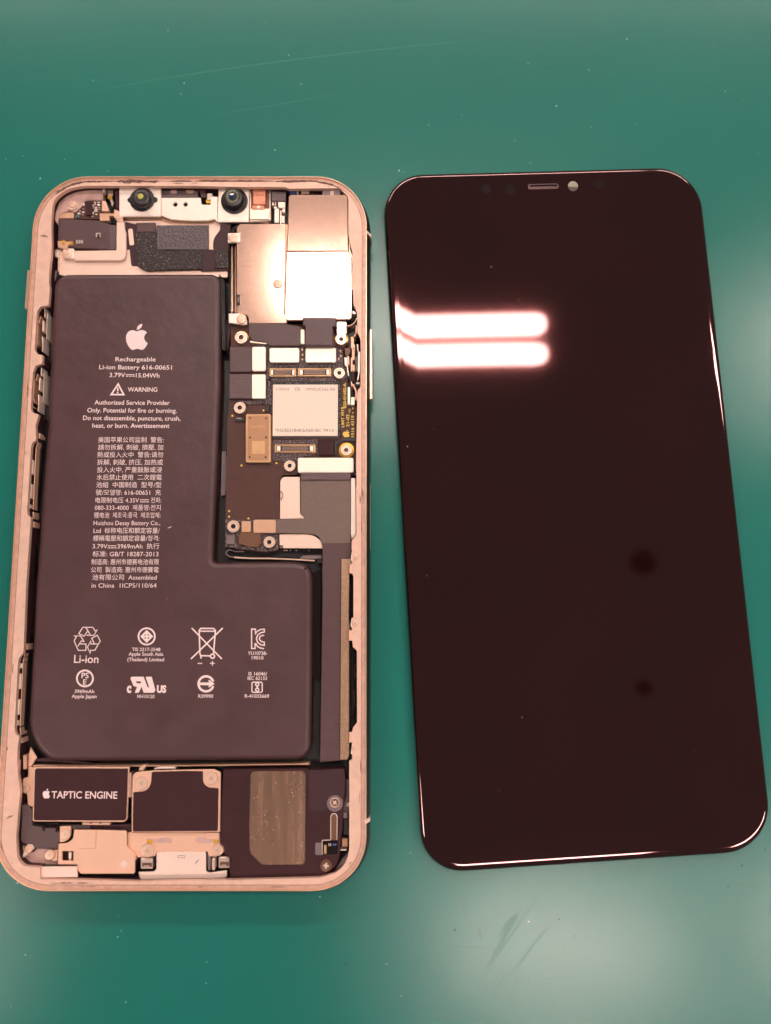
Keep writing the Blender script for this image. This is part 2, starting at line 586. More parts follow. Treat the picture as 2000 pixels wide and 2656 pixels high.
# ---- screws share three meshes of radius 1
def screw_mesh(kind):
    n = 24
    if kind == 'standoff':
        prof = [(1.0, -1.2), (1.0, -.1), (.94, 0), (.78, 0), (.72, -.1), (.60, -.1), (.55, .02), (.40, .02), (.30, -.35)]
        mi = [0, 0, 0, 1, 1, 0, 0, 2, 2]
    elif kind == 'cross':
        prof = [(1.0, -.8), (1.0, -.08), (.9, 0), (.78, -.06), (.60, -.14), (.2, -.14)]
        mi = [0, 0, 0, 1, 1, 1]
    else:
        prof = [(1.0, -.6), (1.0, -.12), (.92, -.02), (.80, 0), (.45, .02), (.2, .02)]
        mi = [0] * 6
    V, Fc, ids = [], [], []
    for r, z in prof:
        for k in range(n):
            a = 2 * math.pi * k / n
            V.append((r * math.cos(a), r * math.sin(a), z))
    for i in range(len(prof) - 1):
        for k in range(n):
            j = (k + 1) % n
            Fc.append((i * n + k, i * n + j, (i + 1) * n + j, (i + 1) * n + k))
            ids.append(mi[i])
    Fc.append(tuple((len(prof) - 1) * n + k for k in range(n)))
    ids.append(mi[-1])
    if kind == 'tri':
        for q in range(3):                       # three-lobed slot
            a = 2 * math.pi * q / 3 + .5
            ca, sa = math.cos(a), math.sin(a)
            base = len(V)
            for x, y in ((.05, -.05), (.24, -.06), (.24, .06), (.05, .05)):
                V.append((x * ca - y * sa, x * sa + y * ca, .035))
            Fc.append((base, base + 1, base + 2, base + 3))
            ids.append(1)
        base = len(V)
        for k in range(8):
            V.append((.10 * math.cos(k * .785), .10 * math.sin(k * .785), .045))
        Fc.append(tuple(base + k for k in range(8)))
        ids.append(2)
    if kind == 'cross':
        pts = []
        for q in range(4):
            a = math.pi / 2 * q + .15
            ca, sa = math.cos(a), math.sin(a)
            for x, y in ((.16, -.16), (.46, -.15), (.46, .15)):
                pts.append((x * ca - y * sa, x * sa + y * ca))
        base = len(V)
        for x, y in pts: V.append((x, y, -.06))
        Fc.append(tuple(range(base, base + 12)))
        ids.append(2)
    return mesh('screw_' + kind, V, Fc, False, ids)


SCREWS = {}


def screw(parent, pc, r_px, z, kind='tri', mats=('screw_steel', 'recess_dark', 'bright_steel'), name='screw', spin=None):
    key = (kind, mats)
    if key not in SCREWS:
        me = screw_mesh(kind)
        for q in mats: me.materials.append(MATS[q])
        SCREWS[key] = me
    o = link(name, SCREWS[key], mats, parent)
    r = r_px * mm_per_px(pc[0], pc[1], z)
    x, y = U(pc[0], pc[1], z)
    o.location = (x, y, z)
    o.scale = (r, r, r)
    o.rotation_euler = (0, 0, random.uniform(0, 6.28) if spin is None else spin)
    return o


STAND = ('screw_bright', 'screw_steel', 'deep_black')
CROSS = ('screw_steel', 'recess_dark', 'bright_steel')

# ================================================================== WORK MAT
mat_o = link('work_mat', mesh('work_mat', [(-600, -600, 0), (600, -600, 0), (600, 700, 0), (-600, 700, 0)], [(0, 1, 2, 3)]), 'mat_green')
mat_o['kind'] = 'structure'


def taper_stroke(pts, w, zz=0.03):
    """thin scratch outline tapering at both ends (photo sightings)"""
    P = [Vector(U(x, y, zz)) for x, y in pts]
    L, R_ = [], []
    N = len(P)
    for i in range(N):
        d = (P[min(i + 1, N - 1)] - P[max(i - 1, 0)]).normalized()
        nrm = Vector((d.y, -d.x))
        k = w * .5 * (0.15 + math.sin(math.pi * i / (N - 1)) * random.uniform(.7, 1.1))
        L.append(tuple(P[i] + nrm * k))
        R_.append(tuple(P[i] - nrm * k))
    return (L + R_[::-1], [])


def bez(p, n=14):
    out = []
    for k in range(n + 1):
        t = k / n
        out.append(tuple((1 - t) ** 2 * p[0][i] + 2 * t * (1 - t) * p[1][i] + t * t * p[2][i] for i in (0, 1)))
    return out


flat('scratch', mat_o, 'mat_scratch', [taper_stroke(bez([(240, 236), (700, 150), (1240, 104)]), .16)], 0.02, world=True)
flat('scratch', mat_o, 'mat_scratch', [taper_stroke(bez([(560, 296), (760, 268), (920, 232)]), .09)], 0.02, world=True)
scuffs = []
for (x0, y0, x1, y1, w) in [(1392, 2330, 1245, 2545, .45), (1340, 2372, 1290, 2430, 1.0), (1352, 2362, 1262, 2508, .7), (1330, 2405, 1250, 2520, .35), (1450, 2375, 1320, 2530, .4),
                            (1465, 2352, 1300, 2560, .25), (1420, 2300, 1330, 2420, .25), (1195, 2318, 1206, 2368, .4), (1370, 2528, 1372, 2548, .35), (1345, 2525, 1320, 2600, .3),
                            (1150, 2455, 1290, 2458, .25), (1395, 2535, 1535, 2537, .25), (1890, 2290, 1985, 2302, .3), (1330, 2490, 1265, 2605, .3), (1240, 2400, 1250, 2440, .5)]:
    n = 7
    scuffs.append(taper_stroke([(x0 + (x1 - x0) * k / n + random.uniform(-2, 2), y0 + (y1 - y0) * k / n + random.uniform(-2, 2)) for k in range(n + 1)], w))
flat('scuff_marks', mat_o, 'mat_scuff', scuffs, 0.012, world=True)


def flakes(pts, zz, m_, rmin, rmax):
    V, Fc = [], []
    for x, y in pts:
        wx, wy = U(x, y, 0)
        r = random.uniform(rmin, rmax)
        a0 = random.uniform(0, 6.28)
        el = random.uniform(.4, 1)
        base = len(V)
        V.append((wx, wy, zz + r * .5))
        for k in range(6):
            a = k * math.pi / 3
            q = random.uniform(.6, 1.2)
            u, v = r * q * math.cos(a), r * q * el * math.sin(a)
            V.append((wx + u * math.cos(a0) - v * math.sin(a0), wy + u * math.sin(a0) + v * math.cos(a0), zz))
        for k in range(6): Fc.append((base, base + 1 + k, base + 1 + (k + 1) % 6))
    return V, Fc


wl = [(690, 58), (852, 96), (749, 143), (782, 218), (469, 244), (478, 216), (242, 208), (16, 412), (60, 404), (167, 414), (104, 463), (280, 444), (713, 389), (1533, 330), (1443, 275), (1112, 324),
      (1336, 365), (1626, 101), (1528, 181), (1650, 320), (1881, 237), (1927, 258), (1970, 400), (1851, 118), (308, 2374), (306, 2430), (66, 2477), (80, 2480), (535, 2550), (536, 2495), (1065, 2212),
      (1003, 2500), (1040, 2583), (830, 2326), (1371, 2390), (1455, 2455), (46, 2290), (74, 2298), (1370, 165), (1590, 187), (1035, 443), (1047, 446)]
for k in range(8): wl.append((random.uniform(0, 2000), random.choice([random.uniform(0, 430), random.uniform(2330, 2650)])))
V, Fc = flakes(wl, 0.01, None, .07, .2)
o = link('dust_specks', mesh('dust_specks', V, Fc), 'lint_white')
o['kind'] = 'stuff'
o['label'] = 'pale dust and lint specks scattered over the green mat'
V, Fc = flakes([(1161, 2260), (1467, 28), (1425, 175), (1888, 2300), (1575, 2506), (897, 2499), (1490, 2428), (1450, 2384), (1925, 2246), (1985, 2203), (1180, 2412), (1245, 2424)], 0.01, None, .14, .3)
o = link('dark_specks', mesh('dark_specks', V, Fc), 'lint_dark')
o['kind'] = 'stuff'
o['label'] = 'small dark crumbs lying on the green mat'

# ================================================================== OPENED PHONE
RIM = [(93, 457.5, 136), (951, 458, 130), (949.5, 2311, 141), (-21, 2311, 148)]
rim = outline(RIM, 7.2, 14)
cxp = sum(p[0] for p in rim) / len(rim)
cyp = sum(p[1] for p in rim) / len(rim)
phone = thing('opened_smartphone', (cxp, cyp, 0), 'opened gold framed smartphone lying face up with battery, circuit board and speaker exposed', 'smartphone')

# outer frame, lofted round the outline
prof = [(-3.0, .5), (-1.2, .8), (.35, 2.2), (.85, 3.6), (.8, 5.0), (.5, 6.1), (.12, 6.95), (0, 7.2), (-.15, 7.2), (-.21, 6.78)]
V, Fc = [], []
n = len(rim)
for d, z in prof:
    V += [(x, y, z) for x, y in offset(rim, d)]
for i in range(len(prof) - 1):
    for k in range(n):
        j = (k + 1) % n
        Fc.append((i * n + k, i * n + j, (i + 1) * n + j, (i + 1) * n + k))
me = mesh('frame', V, Fc)
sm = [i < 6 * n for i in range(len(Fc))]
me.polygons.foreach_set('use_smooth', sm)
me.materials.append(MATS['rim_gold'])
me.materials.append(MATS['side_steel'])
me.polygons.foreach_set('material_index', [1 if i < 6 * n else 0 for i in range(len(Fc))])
frame = link('frame', me, 'rim_gold', phone)
# back glass and floor
V, Fc = slab_data(offset(rim, -2.4), .45, 2.0, 0)
link('floor_pan', mesh('floor_pan', V, Fc), 'deep_black', phone)

# flat ledge of the frame with its cut-outs
inner = (zA.p([(250, 330, 60), (270, 250, 60), (380, 165, 60), (520, 140, 30), (830, 140)]) + zB.p([(0, 140), (400, 150), (680, 150), (800, 150, 20), (830, 165), (1270, 160, 8), (1345, 235, 20), (1345, 560), (1380, 720), (1385, 1040)])
         + zC.p([(1390, 300), (1420, 370), (1425, 550)]) + zR_.p([(400, 380, 10), (440, 460, 20), (440, 1190, 20), (400, 1225), (390, 1260), (385, 1560)]) + zE.p([(1452, 30), (1455, 100), (1458, 700, 10), (1410, 765, 4), (1408, 850)])
         + zM.p([(345, 110), (345, 320), (357, 350), (357, 740), (345, 750), (345, 960), (352, 1025), (390, 1060, 10), (392, 1750, 10), (352, 1800), (345, 1840), (345, 2100)])
         + zH.p([(1365, 110), (1365, 880, 60), (1320, 980, 40), (1250, 1040, 20), (1120, 1078), (350, 1098), (0, 1102)]) + zG.p([(1200, 1087), (680, 1072), (350, 1070), (345, 965), (210, 955, 20), (150, 900, 40), (140, 700), (175, 300), (155, 160), (160, 40)])
         + zL.p([(195, 2160), (205, 1950), (222, 1815), (180, 1790, 8), (168, 1730, 8), (208, 960, 8), (225, 905, 8), (268, 862), (276, 700), (300, 100)])
         + zK.p([(320, 1520), (332, 1345), (290, 1310, 10), (282, 1230), (335, 330, 10), (355, 265, 10), (405, 232), (405, 100), (400, 20)])
         + zJ.p([(225, 2075), (130, 2045, 10), (110, 1985, 10), (140, 1470, 12), (175, 1380, 12), (240, 1352), (275, 1345), (278, 1220), (215, 1215, 10), (165, 1150, 10), (200, 600, 15), (250, 525, 15), (325, 515), (365, 510), (385, 260), (372, 190), (378, 0)])
         + zA.p([(240, 760), (248, 650), (245, 500)]))
lo = offset(rim, -.20)
inn = outline(inner, 6.75)
V, Fc = slab_data(lo, 6.0, 6.78, 0, [inn])
nl = len(lo)
# walls of the opening run down to the floor
V = [(x, y, 5.7 if (abs(z - 6.0) < 1e-6 and i >= 2 * nl) else z) for i, (x, y, z) in enumerate(V)]
ledge = link('frame_ledge', mesh('frame_ledge', V, Fc), 'ledge_gold', phone)

iw = offset(inn, .12)
V = [(x, y, 5.95) for x, y in iw] + [(x, y, 1.9) for x, y in iw]
q = len(iw)
link('inner_wall', mesh('inner_wall', V, [(k, (k + 1) % q, q + (k + 1) % q, q + k) for k in range(q)]), 'plastic_dark', phone)

# old adhesive and dirt along the rim
shapes = []


def rim_point(i, d):
    a = offset(rim, d)
    return a[i % len(a)]


rl = offset(rim, -.75)
cum = [0]
for i in range(len(rl)):
    j = (i + 1) % len(rl)
    cum.append(cum[-1] + math.hypot(rl[j][0] - rl[i][0], rl[j][1] - rl[i][1]))


def along(s):
    s %= cum[-1]
    for i in range(len(rl)):
        if cum[i + 1] >= s:
            j = (i + 1) % len(rl)
            t = (s - cum[i]) / max(1e-9, cum[i + 1] - cum[i])
            p = Vector(rl[i]).lerp(Vector(rl[j]), t)
            d = (Vector(rl[j]) - Vector(rl[i])).normalized()
            return p, d
    return Vector(rl[0]), Vector((1, 0))


def nearest_s(px, py):
    w = Vector(U(px, py, 6.8))
    best = min(range(400), key=lambda k: (along(cum[-1] * k / 400)[0] - w).length)
    return cum[-1] * best / 400


def smear(s, ln, w, off):
    k = max(5, int(ln / .5))
    a, b_ = [], []
    for i in range(k + 1):
        p, d = along(s + ln * i / k)
        nrm = Vector((-d.y, d.x))
        e = math.sin(math.pi * i / k) ** .5 if 0 < i < k else .05
        a.append(tuple(p + nrm * (off - w * e * random.uniform(.2, .7))))
        b_.append(tuple(p + nrm * (off + w * e * random.uniform(.2, .7))))
    return (a + b_[::-1], [])


r0, r1, r2 = offset(rim, -.24), offset(rim, -.98), offset(rim, -1.10)
flat('rim_band', phone, 'band_brown', [(r0, [r1])], 6.785, world=True)
flat('rim_groove', phone, 'groove_line', [(r1, [r2])], 6.787, world=True)
for (x, ln, w, off) in [(345, 8.5, .8, .25), (395, 3, .7, .3), (560, 9, .5, .1), (640, 12, .4, .1), (745, 5, .6, .25), (780, 9, .5, .15), (860, 6, .5, .4), (470, 5, .45, .2), (250, 9, .4, .3), (200, 6, .55, .35), (160, 7, .5, .4)]:
    shapes.append(smear(nearest_s(x, 465) - ln / 2, ln, w, off))
for k in range(26):
    shapes.append(smear(random.uniform(0, cum[-1]), random.uniform(.6, 3.5), random.uniform(.08, .24), random.uniform(-.1, .8)))
o = flat('adhesive_residue', phone, 'adhesive_dark', shapes, 6.80, world=True)
o['kind'] = 'stuff'
shapes = []
for k in range(60):
    s = random.uniform(0, cum[-1])
    shapes.append(smear(s, random.uniform(.12, .35), random.uniform(.08, .2), random.uniform(.2, 2.2)))
for (zz, pts) in [(zA, [(265, 200), (300, 185), (340, 172)]), (zA, [(150, 575), (185, 572), (220, 580)]), (zG, [(50, 545), (90, 525), (120, 515)]), (zN, [(215, 1560), (222, 1600), (225, 1640)])]:
    shapes.append(taper_stroke([zz(*q) for q in pts], .35, 6.8))
ok = [s for s in shapes if all(True for _ in [0])]
o = flat('dirt_specks', phone, 'gunk', ok, 6.79, world=True)
o['kind'] = 'stuff'


def bit(name, parent, m_, zz, r, z0, z1, bev=.05, rad=0, label=None):
    return slab(name, parent, m_, zz.rect(*r, rad), z0, z1, bev, label=label, n=3)


# side hardware
slab('side_button', phone, 'rim_gold', [(957, 853, 3), (966.5, 853, 3), (967.5, 1036, 3), (958, 1036, 3)], 3.0, 5.0, .2)
slab('sim_tray', phone, 'rim_gold', [(955, 1256, 2), (961.5, 1256, 2), (961, 1426, 2), (955, 1426, 2)], 3.0, 5.0, .2)
slab('volume_button', phone, 'rim_gold', [(70, 700, 3), (79, 700, 3), (72, 800, 3), (63, 800, 3)], 3.2, 5.4, .2)
slab('antenna_band', frame, 'antenna_band', zB.p([(1500, 522), (1544, 560), (1544, 585), (1505, 545)]), 2.5, 7.22, .05)
slab('antenna_band', frame, 'antenna_band', zV.p([(1095, 625), (1180, 610), (1290, 565), (1295, 650), (1180, 720), (1150, 640)]), 2.5, 7.22, .05)
slab('antenna_band', frame, 'antenna_band', zG.p([(490, 1150), (535, 1150), (545, 1172), (505, 1172)]), 2.5, 7.0, .05)

# gold mid plate seen at the top and as a thin sill under the battery
slab('mid_plate', phone, 'plate_pale', zA.p([(300, 690), (310, 905), (380, 925)]) + zA.p([(1640, 925)]) + zB.p([(300, 930), (310, 480), (250, 440)]) + zA.p([(830, 440), (800, 700), (440, 700)]), 1.9, 4.2, .05)
slab('sill', phone, 'tan_gold', zG.p([(262, 60), (275, 80)]) + zH.p([(0, 140), (1035, 126), (1035, 142), (0, 156)]) + zG.p([(270, 96)]), 2.0, 4.0, .1)

# ---------------------------------------------------------------- battery
BZ = 5.9
BAT = [(143, 713, 34), (569, 712, 26), (567, 1000), (549, 1420), (548, 1463, 12), (783, 1461, 36), (806, 1482, 30), (804, 1800), (801, 1966, 36), (127, 1971, 20), (76, 1908, 40), (97, 1500), (127, 1100)]
bp_ = outline(BAT, BZ, 6)
prof = [(0.5, 2.2), (.5, 4.2), (.35, 5.1), (0.05, 5.6), (-.35, 5.83), (-.9, BZ)]
V, Fc, mi = [], [], []
n = len(bp_)
for d, z in prof: V += [(x, y, z) for x, y in offset(bp_, d)]
for i in range(len(prof) - 1):
    for k in range(n):
        j = (k + 1) % n
        Fc.append((i * n + k, i * n + j, (i + 1) * n + j, (i + 1) * n + k))
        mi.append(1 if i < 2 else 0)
base = (len(prof) - 1) * n
for t in tessellate_polygon([[Vector((V[base + k][0], V[base + k][1], 0)) for k in range(n)]]):
    a, b_, c = (base + k for k in t)
    ar = (V[b_][0] - V[a][0]) * (V[c][1] - V[a][1]) - (V[c][0] - V[a][0]) * (V[b_][1] - V[a][1])
    Fc.append((a, b_, c) if ar > 0 else (a, c, b_))
    mi.append(0)
me = mesh('battery', V, Fc, False, mi)
me.polygons.foreach_set('use_smooth', [i < (len(prof) - 1) * n for i in range(len(Fc))])
me.materials.append(MATS['battery_wrap'])
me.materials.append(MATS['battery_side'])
battery = link('battery', me, 'battery_wrap', phone, 'dark brownish L shaped battery covered in pale printing')
slab('edge_tape', battery, 'gloss_black', zC.p([(226, 30), (280, 100), (290, 700), (250, 690), (235, 120)]), 2.2, 5.6, .15)
slab('pull_tape', battery, 'black_film', zL.p([(400, 2078), (560, 2058), (690, 2070), (1062, 2120), (1062, 2135), (700, 2112), (420, 2102)]), 3.0, 4.4, .1)
slab('edge_tape', battery, 'gloss_black', zF.p([(1024, 290), (1110, 250), (1108, 1200), (1016, 1200)]), 2.2, 4.6, .15)

PZ = BZ + .03
T = lambda zz, s, x0, y0, x1, y1, cap, bold=.010: text(battery, s, zz(x0, y0), zz(x1, y1), cap * zz.k, PZ, 'print_pink', bold)
c0, c1 = zT1(588, 92), zT1(848, 405)
emblem(battery, 'print_pink', c0, (c1[0] - c0[0], 0), (0, c1[1] - c0[1]), PZ)
T(zT1, 'Rechargeable', 460, 541, 942, 543, 52)
T(zT1, 'Li-ion Battery 616-00651', 264, 636, 1138, 642, 53)
T(zT1, '3.79V', 388, 731, 576, 733, 53)
T(zT1, '15.04Wh', 704, 735, 988, 738, 53)
flat('direct_current_mark', battery, 'print_pink', mapz(zT1, [stroke([(586, 702), (690, 703)], 9), stroke([(586, 721), (614, 721)], 9), stroke([(624, 721), (652, 721)], 9), stroke([(662, 721), (690, 721)], 9)]), PZ)
T(zT1, 'WARNING', 607, 905, 962, 907, 53, .012)
flat('warning_mark', battery, 'print_pink', mapz(zT1, [stroke([(493, 815), (560, 942), (409, 941)], 19, True), stroke([(489, 856), (488, 902)], 17), (circ(487, 918, 10, 10), [])]), PZ)
T(zT1, 'Authorized Service Provider', 208, 1060, 1112, 1066, 54)
T(zT1, 'Only. Potential for fire or burning.', 122, 1154, 1195, 1160, 54)
T(zT1, 'Do not disassemble, puncture, crush,', 70, 1246, 1240, 1254, 54)
T(zT1, 'heat, or burn. Avertissement', 182, 1338, 1108, 1341, 54)
for s, x0, x1, y in [('美国苹果公司监制  警告:', 262, 1080, 224), ('請勿拆解, 刺破, 擠壓, 加', 262, 1073, 318), ('熱或投入火中  警告:请勿', 252, 1072, 410), ('拆解, 刺破, 挤压, 加热或', 250, 1070, 504),
                     ('投入火中, 严重鼓胀或浸', 248, 1057, 598), ('水后禁止使用  二次鋰電', 244, 1055, 692), ('池組  中国制造  型号/型', 238, 1050, 786), ('號/모델명: 616-00651  充', 232, 1045, 881),
                     ('080-333-4000  제품명:전지', 220, 1042, 1070), ('锂电池  제조국:중국  제조업체:', 210, 1040, 1165), ('Huizhou Desay Battery Co.,', 205, 1036, 1260), ('Ltd  标称电压和额定容量/', 205, 1030, 1357),
                     ('標稱電壓和額定容量/정격:', 198, 1025, 1453), ('标准: GB/T 18287-2013', 192, 1014, 1648), ('制造商: 惠州市德赛电池有限', 178, 1020, 1748), ('公司  製造商: 惠州市德賽電', 172, 1018, 1846),
                     ('池有限公司  Assembled', 188, 992, 1940), ('in China  1ICP5/110/64', 180, 990, 2040)]:
    T(zT2, s, x0, y, x1, y, 54, .0)
for s, x0, x1, y in [('电限制电压 4.35V', 228, 770, 978), ('전화:', 920, 1048, 978), ('3.79V', 192, 378, 1551), ('3969mAh  执行', 502, 1025, 1551)]:
    T(zT2, s, x0, y, x1, y, 54, .0)
for x0, x1, y in [(785, 896, 944), (385, 492, 1518)]:
    w = (x1 - x0 - 16) / 3
    flat('direct_current_mark', battery, 'print_pink', mapz(zT2, [stroke([(x0, y), (x1, y)], 9)] + [stroke([(x0 + k * (w + 8), y + 26), (x0 + k * (w + 8) + w, y + 26)], 10) for k in range(3)]), PZ)
W = 13
flat('recycling_mark', battery, 'print_pink', mapz(zT3, [
    stroke([(358, 318), (465, 322), (512, 244), (485, 262), (450, 206), (305, 206), (246, 298), (325, 333), (372, 262)], W), stroke([(352, 212), (410, 310)], W),
    stroke([(262, 446), (350, 446), (350, 538), (240, 538), (180, 402), (212, 340), (180, 328), (272, 330), (326, 414)], W), stroke([(318, 410), (284, 402), (232, 480)], W),
    stroke([(520, 446), (420, 446), (420, 404), (372, 490), (410, 580), (412, 538), (478, 536), (556, 402), (514, 320), (432, 364), (470, 438)], W)]), PZ)
T(zT3, 'Li-ion', 176, 717, 528, 719, 112, .008)
flat('circle_mark', battery, 'print_pink', mapz(zT3, [(circ(335, 942, 128), [circ(335, 942, 103)])]), PZ)
T(zT3, 'PS', 284, 937, 388, 938, 76, .014)
T(zT3, 'E', 307, 1030, 355, 1031, 74, .014)
T(zT3, '3969mAh', 186, 1151, 468, 1153, 47, .014)
T(zT3, 'Apple Japan', 143, 1224, 502, 1226, 50, .014)
flat('diamond_mark', battery, 'print_pink', mapz(zT3, [(circ(1225, 337, 130), [circ(1225, 337, 106)]), ([(1225, 243), (1318, 337), (1225, 430), (1132, 337)], [
    [(1212, 300), (1212, 324), (1182, 324)], [(1238, 300), (1268, 324), (1238, 324)], [(1212, 350), (1212, 376), (1182, 350)], [(1238, 350), (1268, 350), (1238, 376)]])]), PZ)
T(zT3, 'TIS 2217-2548', 1012, 546, 1420, 549, 46, .014)
T(zT3, 'Apple South Asia', 964, 613, 1462, 616, 48, .014)
T(zT3, '(Thailand) Limited', 946, 692, 1475, 695, 48, .014)
T(zT3, 'c', 936, 1142, 1000, 1143, 130, .05)
T(zT3, 'US', 1370, 1143, 1504, 1144, 96, .05)
flat('component_mark', battery, 'print_pink', mapz(zT3, [([(990, 940), (1010, 918), (1180, 918), (1238, 1070), (1262, 1070), (1212, 930), (1216, 918), (1298, 918), (1350, 1112), (1328, 1148), (1180, 1148), (1152, 1062), (1110, 1148), (1052, 1148), (1086, 1066), (1034, 1052)],
                                                         [[(1068, 984), (1136, 984), (1146, 1012), (1084, 1012)]])]), PZ)
T(zT3, 'MH10120', 1086, 1224, 1336, 1226, 47, .014)
flat('crossed_bin_mark', battery, 'print_pink', mapz(zT4, [stroke([(318, 216), (752, 662)], 20), stroke([(765, 216), (307, 662)], 20), stroke([(580, 617), (452, 614), (437, 592), (426, 252), (450, 222), (634, 222), (660, 250), (632, 590)], 20),
                                                           stroke([(440, 262), (650, 262)], 18), (circ(618, 622, 40, 18), [circ(618, 622, 19, 18)]), stroke([(452, 612), (452, 656)], 20), stroke([(405, 725), (470, 725)], 14), stroke([(582, 724), (650, 724)], 14), stroke([(616, 692), (616, 758)], 14)]), PZ)
flat('certification_mark', battery, 'print_pink', mapz(zT4, [
    stroke([(1231, 432), (1231, 512), (1181, 512), (1181, 232), (1236, 232), (1236, 300), (1262, 262), (1310, 238), (1364, 232), (1364, 274), (1316, 282), (1268, 318), (1250, 370), (1268, 424), (1316, 458), (1364, 466), (1364, 420), (1326, 412), (1300, 390), (1292, 366), (1302, 340), (1328, 324), (1362, 322)], 17),
    stroke([(1240, 440), (1262, 478), (1306, 504), (1360, 514)], 17)]), PZ)
T(zT4, 'YU10738-', 1126, 602, 1405, 604, 48, .014)
T(zT4, '19010', 1182, 669, 1352, 670, 48, .014)
T(zT4, 'IS 16046/', 1137, 898, 1405, 899, 48, .014)
T(zT4, 'IEC 62133', 1124, 962, 1402, 964, 48, .014)
flat('standards_mark', battery, 'print_pink', mapz(zT4, [stroke([(1200, 996), (1320, 996), (1334, 1010), (1334, 1128), (1320, 1142), (1200, 1142), (1186, 1128), (1186, 1010)], 16, True), (circ(1262, 1028, 32, 14), [circ(1262, 1028, 14, 14)]), (circ(1262, 1106, 32, 14), [circ(1262, 1106, 14, 14)]),
                                                         ([(1240, 1050), (1284, 1050), (1270, 1067), (1284, 1084), (1240, 1084), (1254, 1067)], [])]), PZ)
T(zT4, 'R-41033669', 1082, 1219, 1432, 1221, 48, .014)
flat('arrow_mark', battery, 'print_pink', mapz(zT4, [(circ(525, 1020, 125, 26, 18, 342) + circ(525, 1020, 92, 26, 18, 342)[::-1], []), ([(425, 1000), (440, 1000), (570, 1000), (556, 966), (575, 966), (650, 1020), (575, 1068), (556, 1068), (570, 1040), (440, 1040)], [])]), PZ)
T(zT4, 'R39990', 412, 1221, 625, 1223, 48, .014)
flat('wrap_scuff', battery, 'print_pink', [taper_stroke([zT2(1128, 1302), zT2(1155, 1288), zT2(1182, 1280)], .16, PZ), taper_stroke([zT2(1115, 2200), zT2(1125, 2165)], .1, PZ)], PZ, world=True)['kind'] = 'stuff'

# ---------------------------------------------------------------- top left corner: antenna flex, board and bracket
slab('corner_support', phone, 'plastic_milky', zP.p([(380, 700, 30), (520, 330, 80), (760, 200, 60), (880, 180, 20), (1240, 160), (1240, 390), (930, 390, 50), (860, 520, 30), (760, 600, 20), (640, 570), (500, 650, 20), (470, 830)]), 2.2, 4.6, .25)
slab('support_boss', phone, 'ledge_gold', zP.p([(640, 400, 60), (800, 400, 70), (800, 560, 70), (640, 560, 30)]), 4.0, 4.9, .1)
screw(phone, zP(712, 460), 62 * .15, 5.1)
slab('support_tab', phone, 'tan_gold', zP.p([(500, 650, 20), (640, 600), (745, 610, 8), (740, 705, 8), (490, 705)]), 2.6, 4.8, .1)
sub = slab('antenna_board', phone, 'board_black', zP.p([(870, 420, 20), (1225, 395), (1225, 720), (750, 720), (760, 640), (830, 600)]), 2.4, 4.2, .05)
bit('chip', sub, 'plastic_dark', zP, (955, 425, 1060, 650), 4.2, 4.7)
for (x, y, w, h) in [(912, 465, 26, 40), (905, 540, 18, 20), (905, 600, 40, 24), (830, 622, 46, 26), (1075, 482, 18, 24), (1108, 430, 34, 22), (1110, 462, 34, 18), (1122, 512, 46, 22), (1125, 548, 50, 20), (1125, 582, 56, 24), (1072, 612, 26, 36), (1130, 636, 34, 20), (1172, 430, 46, 26), (1172, 474, 46, 24),
                     (1180, 520, 30, 14), (1184, 548, 26, 14), (1078, 522, 22, 20), (1062, 670, 26, 22), (850, 580, 20, 24), (895, 640, 30, 14)]:
    bit('component', sub, random.choice(['bright_steel', 'screw_bright', 'cover_cream']), zP, (x - w / 2, y - h / 2, x + w / 2, y + h / 2), 4.2, 4.45, .014)
bit('component', sub, 'teal_part', zP, (770, 650, 855, 695), 4.2, 4.5)
flex = slab('antenna_flex', phone, 'black_flex', zA.p([(305, 422, 6), (655, 440), (740, 470), (742, 690), (705, 688), (300, 668)]), 3.0, 4.9, .1, label='dark flat antenna flex in the corner by the top left screws')
slab('flex_ridges', flex, 'ridged_flex', zA.p([(740, 472), (805, 480), (802, 690), (705, 688)]), 3.0, 4.7, .1)
bit('component', flex, 'bright_steel', zA, (628, 545, 668, 585), 4.9, 5.1)
bit('component', flex, 'lens_black', zA, (640, 556, 658, 586), 5.1, 5.22, .02)
for x in (465, 487, 508): bit('component', flex, 'bright_steel', zA, (x - 8, 608, x + 8, 638), 4.9, 5.1, .014)
br = slab('gold_bracket', phone, 'plate_pale', zA.p([(808, 450), (866, 450), (880, 520), (890, 545), (890, 785, 60), (440, 785), (440, 702), (805, 695)]), 3.2, 5.0, .12, label='L shaped gold bracket round the corner flex')
bit('bracket_foot', br, 'camera_steel', zA, (345, 680, 440, 770), 3.0, 4.9, .1, 12)
screw(br, zA(378, 733), 38 * .3, 5.15)
slab('screw_lug', br, 'plate_gold', zA.p([(790, 340), (862, 370), (862, 450), (815, 448), (780, 400)]), 4.0, 5.2, .1)
screw(br, zA(832, 395), 34 * .3, 5.4)
bit('contact_tab', br, 'tan_gold', zA, (662, 378, 745, 442), 4.0, 5.0)
slab('contact_tab', br, 'plate_gold', zA.p([(680, 270), (712, 270), (742, 350), (740, 358), (680, 358)]), 4.0, 5.0)
bit('contact_tab', br, 'tan_gold', zA, (745, 378, 790, 400), 4.0, 5.05)
sp = slab('spring_contact', phone, 'bright_steel', zA.p([(728, 160), (778, 165), (775, 205), (765, 240), (785, 290), (770, 320), (745, 250), (725, 190)]), 3.6, 4.6)
bit('gold_pad', sp, 'pad_gold', zA, (730, 222, 765, 252), 4.5, 4.75, .05, 8)
slab('flex_post', phone, 'plastic_dark', zA.p([(790, 175), (826, 180), (826, 350), (800, 330)]), 3.0, 5.2)
bit('contact_tab', phone, 'screw_bright', zA, (683, 145, 708, 195), 4.0, 5.2)
